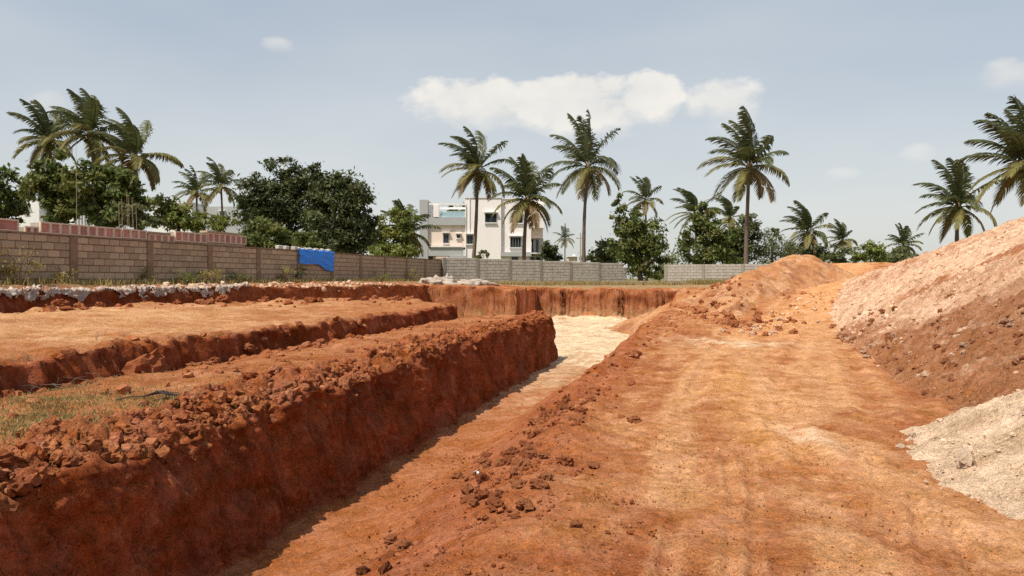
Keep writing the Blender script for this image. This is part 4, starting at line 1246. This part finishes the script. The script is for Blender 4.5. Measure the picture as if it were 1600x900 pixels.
def leaves(lobes, n, size, seed, clump=.30, fill=.35, droop=.3):
    """leaf-sized folded faces gathered in clumps through the lobes (cx,cy,cz,rx,ry,rz)"""
    r = np.random.default_rng(seed); lob = np.array(lobes); vol = lob[:, 3] * lob[:, 5]; pr = vol / vol.sum()
    K = max(12, n // 55); li = r.choice(len(lob), K, p=pr)
    dirn = r.normal(size=(K, 3)); dirn /= np.linalg.norm(dirn, axis=1)[:, None]
    rad = np.where(r.random(K) < fill, r.random(K) ** .5 * .8, r.uniform(.72, 1.06, K))
    cen = lob[li, :3] + dirn * lob[li, 3:] * rad[:, None]; cr = lob[li, 3:].mean(axis=1) * clump * r.uniform(.6, 1.35, K)
    ci = r.integers(K, size=n); off = r.normal(size=(n, 3)) * .55
    pos = cen[ci] + off * cr[ci][:, None] * np.array((1.15, 1.15, .75))
    nr = dirn[ci] * .7 + r.normal(size=(n, 3)) * .75 + np.array((0, 0, .55)); nr /= np.linalg.norm(nr, axis=1)[:, None]
    tn = np.cross(nr, r.normal(size=(n, 3))); tn /= np.linalg.norm(tn, axis=1)[:, None] + 1e-6; tn[:, 2] -= droop; tn /= np.linalg.norm(tn, axis=1)[:, None]
    bn = np.cross(nr, tn)
    sz = size * r.uniform(.6, 1.35, n)[:, None]
    V = np.stack([pos - tn * sz, pos + bn * sz * .42 + nr * sz * .12, pos + tn * sz, pos - bn * sz * .42 + nr * sz * .12], 1).reshape(-1, 3)
    b = np.arange(n)[:, None] * 4
    T = np.concatenate([b + np.array([[0, 1, 2]]), b + np.array([[0, 2, 3]])])
    cv = np.clip(.5 + .30 * (r.random(K)[ci] - .5) * 2 + .25 * (r.random(n) - .5) * 2, 0, 1); hv = np.clip(.5 + .5 * (r.random(K)[ci] - .5) + .5 * (r.random(n) - .5), 0, 1)
    C = np.repeat(np.stack([cv, hv, hv * 0], 1), 4, axis=0)
    return V, T, C


def leafy(name, label, cat, Y, px_lobes, mat, n, size, seed, trunk=None, depth=.85, clump=.30, fill=.35, group=None, zb=1.1, rt=.22):
    s = Y / F; base = P(trunk if trunk is not None else px_lobes[0][0], 440, Y); base.z = zb
    root = empty(name, base); tag(root, label, cat, group); rnd = random.Random(seed)
    lobes = []
    for (px, py, rx, ry) in px_lobes:
        c = P(px, py, Y) - base; lobes.append((c.x, rnd.uniform(-.35, .35) * rx * s, c.z, rx * s, rx * s * depth, ry * s))
    V, T, C = leaves(lobes, n, size, seed, clump, fill)
    me = np_mesh('crown', V, T, C); me.materials.append(mat); link('crown', me, root)
    tr = MB(); fork = Vector((0, 0, max(.5, min(l[2] - l[5] for l in lobes) + .3)))
    tr.tube([(0, 0, -.3), (0.05, 0, fork.z * .5), fork], [rt * 1.25, rt, rt * .85], 8)
    for l in lobes:
        c = Vector(l[:3]); mid = fork.lerp(c, .5) + Vector((rnd.uniform(-.3, .3), rnd.uniform(-.3, .3), .2))
        tr.tube([fork, mid, c, c + Vector((rnd.uniform(-.5, .5) * l[3], rnd.uniform(-.5, .5) * l[4], l[5] * .75))], [rt * .6, rt * .4, rt * .22, .02], 6)
    tr.build('trunk', M_BARK, root, True)
    return root


leafy('leafy_tree', 'green leafy tree cut by the left edge of the picture', 'tree', 46, [(2, 300, 30, 36), (15, 325, 22, 22), (-28, 300, 40, 42), (5, 345, 26, 18)], M_LEAF_MID, 5200, .17, 301, -5)
leafy('leafy_tree', 'leafy tree under the left palm with bare lower trunk', 'tree', 44, [(80, 262, 22, 26), (72, 300, 32, 24), (106, 296, 26, 30), (54, 288, 16, 12), (100, 328, 30, 18)], M_LEAF_MID, 7000, .17, 302, 92)
leafy('leafy_tree', 'wide bushy tree below the middle palm of the left trio', 'tree', 42, [(138, 280, 28, 26), (168, 288, 32, 30), (196, 296, 24, 30), (150, 318, 36, 26), (200, 328, 26, 22), (175, 340, 34, 16)], M_LEAF_MID, 8500, .16, 303, 160)
leafy('shrub', 'brownish climber hanging beside the upright poles', 'shrub', 36, [(208, 335, 20, 20), (228, 345, 16, 16), (240, 350, 16, 10)], M_LEAF_OLIVE, 2200, .11, 304, 212, rt=.08)
leafy('shrub', 'leafy shrub below the small palms behind the formwork', 'shrub', 52, [(255, 326, 24, 20), (285, 336, 30, 20), (268, 346, 30, 14), (322, 348, 28, 14), (352, 350, 20, 14)], M_LEAF_LIGHT, 5200, .16, 305, 280, rt=.12)
leafy('mango_tree', 'dark dense mango tree, the left and taller of two', 'tree', 64, [(444, 274, 32, 30), (476, 280, 32, 26), (410, 308, 40, 32), (452, 316, 44, 38), (420, 350, 42, 30), (482, 345, 38, 40), (392, 332, 22, 28)], M_LEAF_DARK, 17500, .18, 306, 450, rt=.4, clump=.24, fill=.25)
leafy('mango_tree', 'dark round mango tree, the right of two behind wall', 'tree', 60, [(536, 306, 42, 36), (562, 335, 28, 40), (515, 345, 42, 42), (552, 365, 38, 32), (496, 325, 24, 34), (528, 286, 26, 16), (520, 380, 50, 20)], M_LEAF_DARK, 17500, .17, 307, 530, rt=.4, clump=.24, fill=.25)
leafy('shrub', 'large mid green shrub in front of the left mango tree', 'shrub', 50, [(412, 366, 32, 20), (440, 376, 22, 14), (393, 372, 18, 18), (420, 385, 36, 10)], M_LEAF_MID, 5200, .14, 308, 415, rt=.1)
leafy('shrub', 'dull green shrub behind the left end of the tarpaulin', 'shrub', 50, [(482, 378, 22, 16), (500, 388, 20, 10)], M_LEAF_MID, 2200, .13, 309, 485, rt=.1)
leafy('leafy_tree', 'light green tree between the mango trees and house', 'tree', 70, [(608, 352, 22, 24), (632, 342, 20, 18), (600, 376, 22, 22), (640, 376, 20, 22), (615, 395, 34, 12)], M_LEAF_LIGHT, 5200, .19, 310, 615)
leafy('shrub', 'bright creeper spilling over the brown wall near the house', 'shrub', 51, [(592, 391, 20, 8), (618, 393, 26, 8), (643, 396, 14, 7)], M_LEAF_LIGHT, 2000, .14, 311, 610, rt=.06)
leafy('leafy_tree', 'tall leafy tree standing in the gateway between grey walls', 'tree', 60, [(984, 348, 24, 30), (1010, 374, 34, 32), (975, 384, 26, 26), (1000, 405, 36, 28), (968, 318, 9, 15), (960, 340, 8, 8), (1030, 396, 20, 24)], M_LEAF_MID, 8200, .17, 312, 1000, clump=.24)
leafy('shrub', 'rounded shrub at the left foot of the gateway tree', 'shrub', 68, [(950, 392, 22, 18), (935, 402, 18, 10), (965, 405, 22, 12)], M_LEAF_OLIVE, 2600, .17, 313, 950, rt=.1)
leafy('leafy_tree', 'broad leafy tree right of the gateway beside a palm', 'tree', 66, [(1098, 348, 22, 28), (1120, 374, 32, 28), (1086, 384, 26, 26), (1094, 328, 10, 12), (1110, 402, 40, 16)], M_LEAF_MID, 6500, .18, 314, 1105, clump=.25)
leafy('leafy_tree', 'darker tree just behind the big drooping palm trunk', 'tree', 72, [(1160, 366, 26, 26), (1150, 394, 32, 22), (1176, 352, 12, 14), (1135, 385, 22, 24)], M_LEAF_DARK, 5200, .19, 315, 1155)
leafy('feathery_tree', 'pale feathery small tree right of the big drooping palm', 'tree', 72, [(1204, 376, 22, 18), (1190, 392, 28, 18), (1226, 392, 22, 16), (1210, 362, 10, 8)], M_LEAF_OLIVE, 5200, .10, 316, 1206, clump=.34, rt=.1)
leafy('shrub', 'shrub filling the foot of the windblown palm behind mound', 'shrub', 84, [(1246, 394, 22, 14), (1275, 396, 24, 16), (1300, 398, 22, 14), (1318, 400, 20, 14)], M_LEAF_OLIVE, 3600, .19, 317, 1270, rt=.1)
leafy('shrub', 'bright round shrub in the dip between mound and heap', 'shrub', 80, [(1360, 394, 20, 14), (1345, 400, 14, 10), (1376, 400, 12, 10)], M_LEAF_LIGHT, 2600, .17, 318, 1360, rt=.1)
leafy('shrub', 'dark shrub under the round headed palm by the heap', 'shrub', 95, [(1405, 402, 24, 12), (1388, 404, 14, 9)], M_LEAF_OLIVE, 2200, .2, 319, 1402, rt=.1)
leafy('shrub', 'dark green shrub at the right corner of the house', 'shrub', 74, [(857, 392, 15, 15), (864, 402, 14, 10)], M_LEAF_DARK, 2200, .17, 320, 858, rt=.1)
leafy('leafy_tree', 'tree crown seen through the open roof terrace', 'tree', 98, [(716, 326, 13, 11), (702, 336, 12, 9), (722, 338, 12, 10)], M_LEAF_MID, 1800, .22, 321, 714)
leafy('shrub', 'small plant poking above the wall beside the palm trunk', 'shrub', 55, [(756, 398, 7, 6), (748, 403, 8, 4), (764, 400, 5, 5)], M_LEAF_MID, 260, .13, 322, 756, rt=.03)
leafy('shrub', 'low bright plants seen through the gateway gap', 'shrub', 66, [(1028, 428, 12, 6), (1040, 426, 10, 8)], M_LEAF_LIGHT, 900, .15, 323, 1030, rt=.05)


def far_woods():
    r = np.random.default_rng(9); lobes = []
    for k in range(150):
        px = r.uniform(-250, 1850); Y = r.uniform(135, 210); h = r.uniform(10, 26) * (1.25 if px < 600 else 1.0)
        c = P(px, 437 - h, Y); lobes.append((c.x, c.y, max(c.z, 2), Y / F * r.uniform(18, 34), 4, Y / F * h))
    V, T, C = leaves(lobes, 26000, .42, 77, .36, .3); me = np_mesh('far_woods', V, T, C); me.materials.append(M_LEAF_OLIVE)
    tag(link('far_woods', me), 'low hazy belt of distant trees along the horizon', None, None, 'stuff')


far_woods()

# ------------------------------------------------------------------ grass, weeds, litter


def blades(fn, n, h0, h1, w, seed):
    r = np.random.default_rng(seed); xy = np.array([fn(r) for _ in range(n)]); z = gz(xy[:, 0], xy[:, 1])
    a = r.random(n) * 6.283; h = r.uniform(h0, h1, n); lean = r.normal(size=(n, 2)) * .45 * h[:, None]
    b = np.stack([xy[:, 0], xy[:, 1], z], 1); s = np.stack([np.cos(a) * w, np.sin(a) * w, a * 0], 1)
    mid = b + np.stack([lean[:, 0] * .35, lean[:, 1] * .35, h * .6], 1); tip = b + np.stack([lean[:, 0], lean[:, 1], h], 1)
    V = np.stack([b - s, b + s, mid + s * .7, mid - s * .7, tip], 1).reshape(-1, 3); i = np.arange(n)[:, None] * 5
    T = np.concatenate([i + np.array([[0, 1, 2]]), i + np.array([[0, 2, 3]]), i + np.array([[3, 2, 4]])])
    cl = np.clip(.5 + .4 * fbm(xy[:, 0] * 1.5, xy[:, 1] * 1.5, 5, 2) + .25 * (r.random(n) - .5), 0, 1); C = np.repeat(np.stack([cl, r.random(n), cl], 1), 5, axis=0)
    return V, T, C


def grass(name, label, fn, n, h0, h1, w, seed, mat):
    V, T, C = blades(fn, n, h0, h1, w, seed); me = np_mesh(name, V, T, C); me.materials.append(mat)
    tag(link(name, me), label, None, None, 'stuff')


def patch(cs):
    def f(r):
        c = cs[r.integers(len(cs))]; return c[0] + c[2] * r.normal(), c[1] + c[3] * r.normal()
    return f


grass('grass', 'short green grass on the near bench at left', patch([(-3.25, 5.3, .28, .35), (-3.6, 6.1, .3, .35), (-3.0, 5.0, .2, .25), (-3.55, 5.5, .2, .4), (-4.3, 7.0, .2, .2), (-2.9, 6.3, .25, .3)]), 6000, .008, .046, .004, 1, M_GRASS)
grass('grass', 'dry straw coloured grass tufts on the near bench', patch([(-3.0, 6.6, .4, .6), (-2.2, 7.4, .5, .8), (-1.6, 9.0, .4, 1.0), (-4.2, 7.6, .3, .5), (-1.3, 12, .4, 1.6), (-4.6, 7.5, .2, .2)]), 2600, .008, .05, .003, 2, M_DRYGRASS)


def wall_foot(r):
    t = -2 + 12 * r.random(); p = wt(t); q = abs(r.normal()) * .35 + .06; return p[0] + .967 * q, p[1] - .256 * q


grass('grass', 'weedy green grass along the foot of the brown wall', wall_foot, 7000, .06, .26, .012, 3, M_GRASS)
grass('grass', 'dry grass along the foot of the grey wall', lambda r: (-4.0 + 14.5 * r.random(), 45.0 + 5.0 * r.random()), 8000, .06, .30, .018, 4, M_DRYGRASS)
grass('grass', 'green grass strip before the grey wall', lambda r: (-3.5 + 8.5 * r.random() ** 1.5, 47.0 + 3.0 * r.random()), 4000, .06, .28, .018, 5, M_GRASS)
grass('grass', 'green weeds at the foot of the right grey wall', lambda r: (11.5 + 4.5 * r.random(), 47.5 + 4 * r.random()), 3000, .08, .45, .02, 6, M_GRASS)


def weed(label, x, y, h, rx, n, mat, seed):
    z = float(gz(x, y)); root = empty('weed', (x, y, z)); tag(root, label, 'weed', 'weeds at the foot of the wall')
    lob = [(0, 0, h * .55, rx, rx * .8, h * .5), (rx * .5, 0, h * .4, rx * .6, rx * .6, h * .4), (-rx * .5, .05, h * .35, rx * .6, rx * .6, h * .35)]
    V, T, C = leaves(lob, n, .035, seed, .4, .6); me = np_mesh('foliage', V, T, C); me.materials.append(mat); link('foliage', me, root)
    st = MB(); rnd = random.Random(seed)
    for k in range(5): st.tube([(0, 0, -.05), (rnd.uniform(-.5, .5) * rx, 0, h * .5), (rnd.uniform(-1, 1) * rx, rnd.uniform(-.3, .3) * rx, h * .95)], [.012, .009, .004], 4)
    st.build('stem', M_BARK, root)


M_WEED_Y = leaf_mat('yellowing_weed_leaf', (.30, .24, .07), trans=.3, hue=.03)
WEEDS = [('tall yellowing weed at the far left of the brown wall', -.72, .45, .95, .5, 700, M_WEED_Y), ('smaller yellowing weed right of the tall one by wall', -.25, .42, .55, .35, 420, M_WEED_Y),
         ('round straw weed against the second wall panel', 1.62 - .75, .15, .6, .28, 260, M_WEED_Y), ('green weed below the third wall pillar', 1.35, .45, .55, .4, 500, M_LEAF_LIGHT), ('yellow green weed cluster by the third wall panel', 1.75, .45, .6, .5, 620, M_WEED_Y),
         ('dark green weed before the fourth wall pillar', 2.35, .4, .5, .5, 520, M_LEAF_MID), ('pale weed left of the blue tarpaulin', 3.45, .4, .75, .4, 520, M_WEED_Y), ('dark weed directly left below the blue tarpaulin', 3.85, .35, .9, .3, 520, M_LEAF_DARK),
         ('green weed right of the blue tarpaulin by the wall', 6.4, .5, .6, .5, 420, M_LEAF_LIGHT), ('pale tall weed near the far end of the brown wall', 7.9, .5, .95, .4, 420, M_WEED_Y)]
for k, (lb, t, q, h, rx, n, m) in enumerate(WEEDS):
    p = wt(t); weed(lb, p[0] + .967 * q, p[1] - .256 * q, h, rx, n, m, 400 + k)
leafy('shrub', 'small bush before the right grey wall by the mound', 'shrub', 47, [(1088, 452, 7, 5), (1096, 454, 6, 4)], M_LEAF_OLIVE, 420, .09, 330, 1090, zb=1.0, rt=.02)

# dry stalks on the low ledge
for k, (px, py, hh) in enumerate(((33, 556, .16), (105, 548, .14), (150, 530, .11))):
    Y = (EYE - .85) * F / (py - HY); x = (px - 800) / F * Y; rt_ = empty('dry_stalk', (x, Y, float(gz(x, Y)))); rnd = random.Random(k)
    for j in range(4): MB().tube([(0, 0, 0), (rnd.uniform(-.03, .03), 0, hh * .6), (rnd.uniform(-.08, .08), .02, hh * rnd.uniform(.8, 1.2))], [.005, .004, .002], 4).build('twig', M_WOOD, rt_)
    tag(rt_, ['leftmost dry stalk standing on the sandy bench', 'middle dry stalk standing on the sandy bench', 'rightmost dry stalk standing on the sandy bench'][k], 'dry plant')
# tangle of dead brush under the ledge
Y = 7.6; rt_ = empty('dead_brush', (-4.55, Y, float(gz(-4.55, Y)))); tag(rt_, 'tangle of dead twigs lying under the ledge at left', 'brushwood'); rnd = random.Random(5); tw = MB()
for j in range(90):
    a = Vector((rnd.gauss(0, .38), rnd.gauss(0, .2), rnd.uniform(.0, .12))); e = Vector((rnd.gauss(0, .16), rnd.gauss(0, .1), rnd.uniform(-.05, .13)))
    tw.tube([a, a + e * .5 + Vector((0, 0, .03)), a + e], [.0035, .003, .0015], 3)
tw.build('twigs', M_BARK, rt_)['kind'] = 'stuff'

# fallen palm leaf and its sheath on the near bench
x, y = -3.0, 6.25; fl = empty('fallen_frond', (x, y, float(gz(x, y)) + .03), .25); fl.scale = (.7, .7, .7); tag(fl, 'black dry palm leaf lying on the near bench', 'palm leaf')
M_DEAD = simple_mat('blackened_dry_leaf', (.045, .035, .032), rough=.7, var=.4)
st = MB(); rnd = random.Random(8)
for j in range(22):
    s = rnd.uniform(-.03, .03); st.tube([(-.02, s * .5, .01), (.18 + rnd.uniform(-.05, .05), s * 1.6, .055 + rnd.uniform(0, .02)), (.36 + rnd.uniform(-.1, .04), s * 4, .02)], [.006, .007, .002], 4)
st.build('leaflets', M_DEAD, fl)
MB().tube([(.0, 0, .02), (-.14, -.04, .02), (-.28, -.10, .0)], [.007, .009, .012], 6).build('stalk', M_BARK, fl)
# scrap of white litter on the bank
x, y = -.32, 6.9; ob = MB(); V = [(-.055, -.015, .0), (.05, -.02, .005), (.06, .015, .02), (-.05, .02, .03), (.0, 0, .045), (-.01, -.01, .03)]
ob.add(V, [(0, 1, 5), (1, 2, 4, 5), (2, 3, 4), (3, 0, 5, 4), (0, 3, 2, 1)]); o = ob.build('litter', simple_mat('white_wrapper', (.72, .75, .78), rough=.4)); o.location = (x, y, float(gz(x, y)) + .008); o.scale = (.55, .55, .55)
tag(o, 'small crumpled white wrapper lying on the near pit bank', 'litter')

# ------------------------------------------------------------------ white sheeting along the far bank and lime heaps
M_SHEET = simple_mat('dusty_white_sheeting', (.40, .34, .285), rough=.6, var=.3, scale=7, bump=.3, spec=.3, dirt=(.36, .19, .12, .9))


def sheeting(name, label, v0, v1, seed, mat):
    nv, nu = 420, 46; v = np.linspace(v0, v1, nv); q = np.linspace(0, 1, nu); Vv, Q = np.meshgrid(v, q, indexing='ij')
    hang = .18 + .16 * fbm(Vv * 1.1, Vv * 0, seed, 3) + .20 * np.clip(fbm(Vv * 2.6, Vv * 0 + 3, seed + 1, 2), 0, 1); hang = np.clip(hang, .03, .75) * np.clip(np.minimum((Vv - v0), (v1 - Vv)) / 1.0, .2, 1)
    back = .36 + .25 * fbm(Vv * .8, Vv * 0 + 9, seed + 2, 3)
    eb = edge_bank(Vv); path = -back + Q * (back + hang); u = eb + np.where(path < 0, path, .05 + path * .18) - .12
    zt = height(u, Vv); z0 = height(eb - .2, Vv); z = np.where(path < 0, zt + .02, np.minimum(zt + .02, z0) * 0 + z0 + .02 - path)
    wr = .05 * np.abs(fbm(Vv * 7 + path * 3.5, path * 3, seed + 3, 4, .65)) + .03 * fbm(Vv * 16 + path * 7, path * 4, seed + 4, 2); X, Y = uv2xy(u + wr * np.where(path > -.03, 1.2, 0), Vv); z = z + wr * np.where(path < .05, 1.4, .3)
    idx = np.arange(nv * nu).reshape(nv, nu); F4 = np.stack([idx[:-1, :-1], idx[1:, :-1], idx[1:, 1:], idx[:-1, 1:]], -1).reshape(-1, 4)
    # torn away in places
    hole = fbm(Vv * 1.9, path * 3.2, seed + 5, 3); tear = (hole > .20) | ((Q > .93) & (fbm(Vv * 7, Vv * 0, seed + 6, 2) > .1))
    F4 = F4[~tear.reshape(-1)[F4].any(axis=1)]
    me = np_mesh(name, np.stack([X, Y, z], -1).reshape(-1, 3), F4, smooth=True); me.materials.append(mat); o = link(name, me); md = o.modifiers.new('thickness', 'SOLIDIFY'); md.thickness = .004
    tag(o, label, 'plastic sheet'); return o


sheeting('plastic_sheet', 'torn dusty white sheeting draped along the left bank edge', 11, 23.3, 601, M_SHEET)
r_ = np.random.default_rng(5); it = []
for _ in range(520):
    v = 20 + 14 * r_.random(); u = float(edge_bank(np.array(v))) - .1 - .5 * abs(r_.normal()); x, y = uv2xy(u, v); it.append((float(x), float(y), float(gz(x, y)), .03 + .10 * r_.random() ** 2, [PALE, CREAM * .9, ORG][r_.integers(3)]))
stuff_rocks('bank_rubble', 'pale rubble strewn along the top of the far bank', it, seed=21)


def lime(label, px, Y, w, h, seed):
    c = P(px, 441, Y); V, T = ico(4); V = V.copy(); V *= (1 + .5 * fbm(V[:, 0] * 2 + seed, V[:, 1] * 2 + V[:, 2], seed, 4, .6))[:, None]; V = V * np.array((w, w * .6, h)); V[:, 2] = np.maximum(V[:, 2], -.1)
    me = np_mesh('lime_heap', V, T, np.broadcast_to(np.array((.44, .37, .30)), V.shape), smooth=True); me.materials.append(M_CLOD); o = link('lime_heap', me); o.location = (c.x, c.y, float(gz(c.x, c.y)))
    tag(o, label, 'rubble heap')


lime('pale rubble heap at the end of the brown wall, the left one', 684, 38.3, .9, .32, 3)
lime('pale rubble heap before the grey wall, the right one', 737, 38.4, 1.0, .26, 5)
lime('small pinkish rubble heap with stub before the wall corner', 701, 38.8, .3, .42, 8)
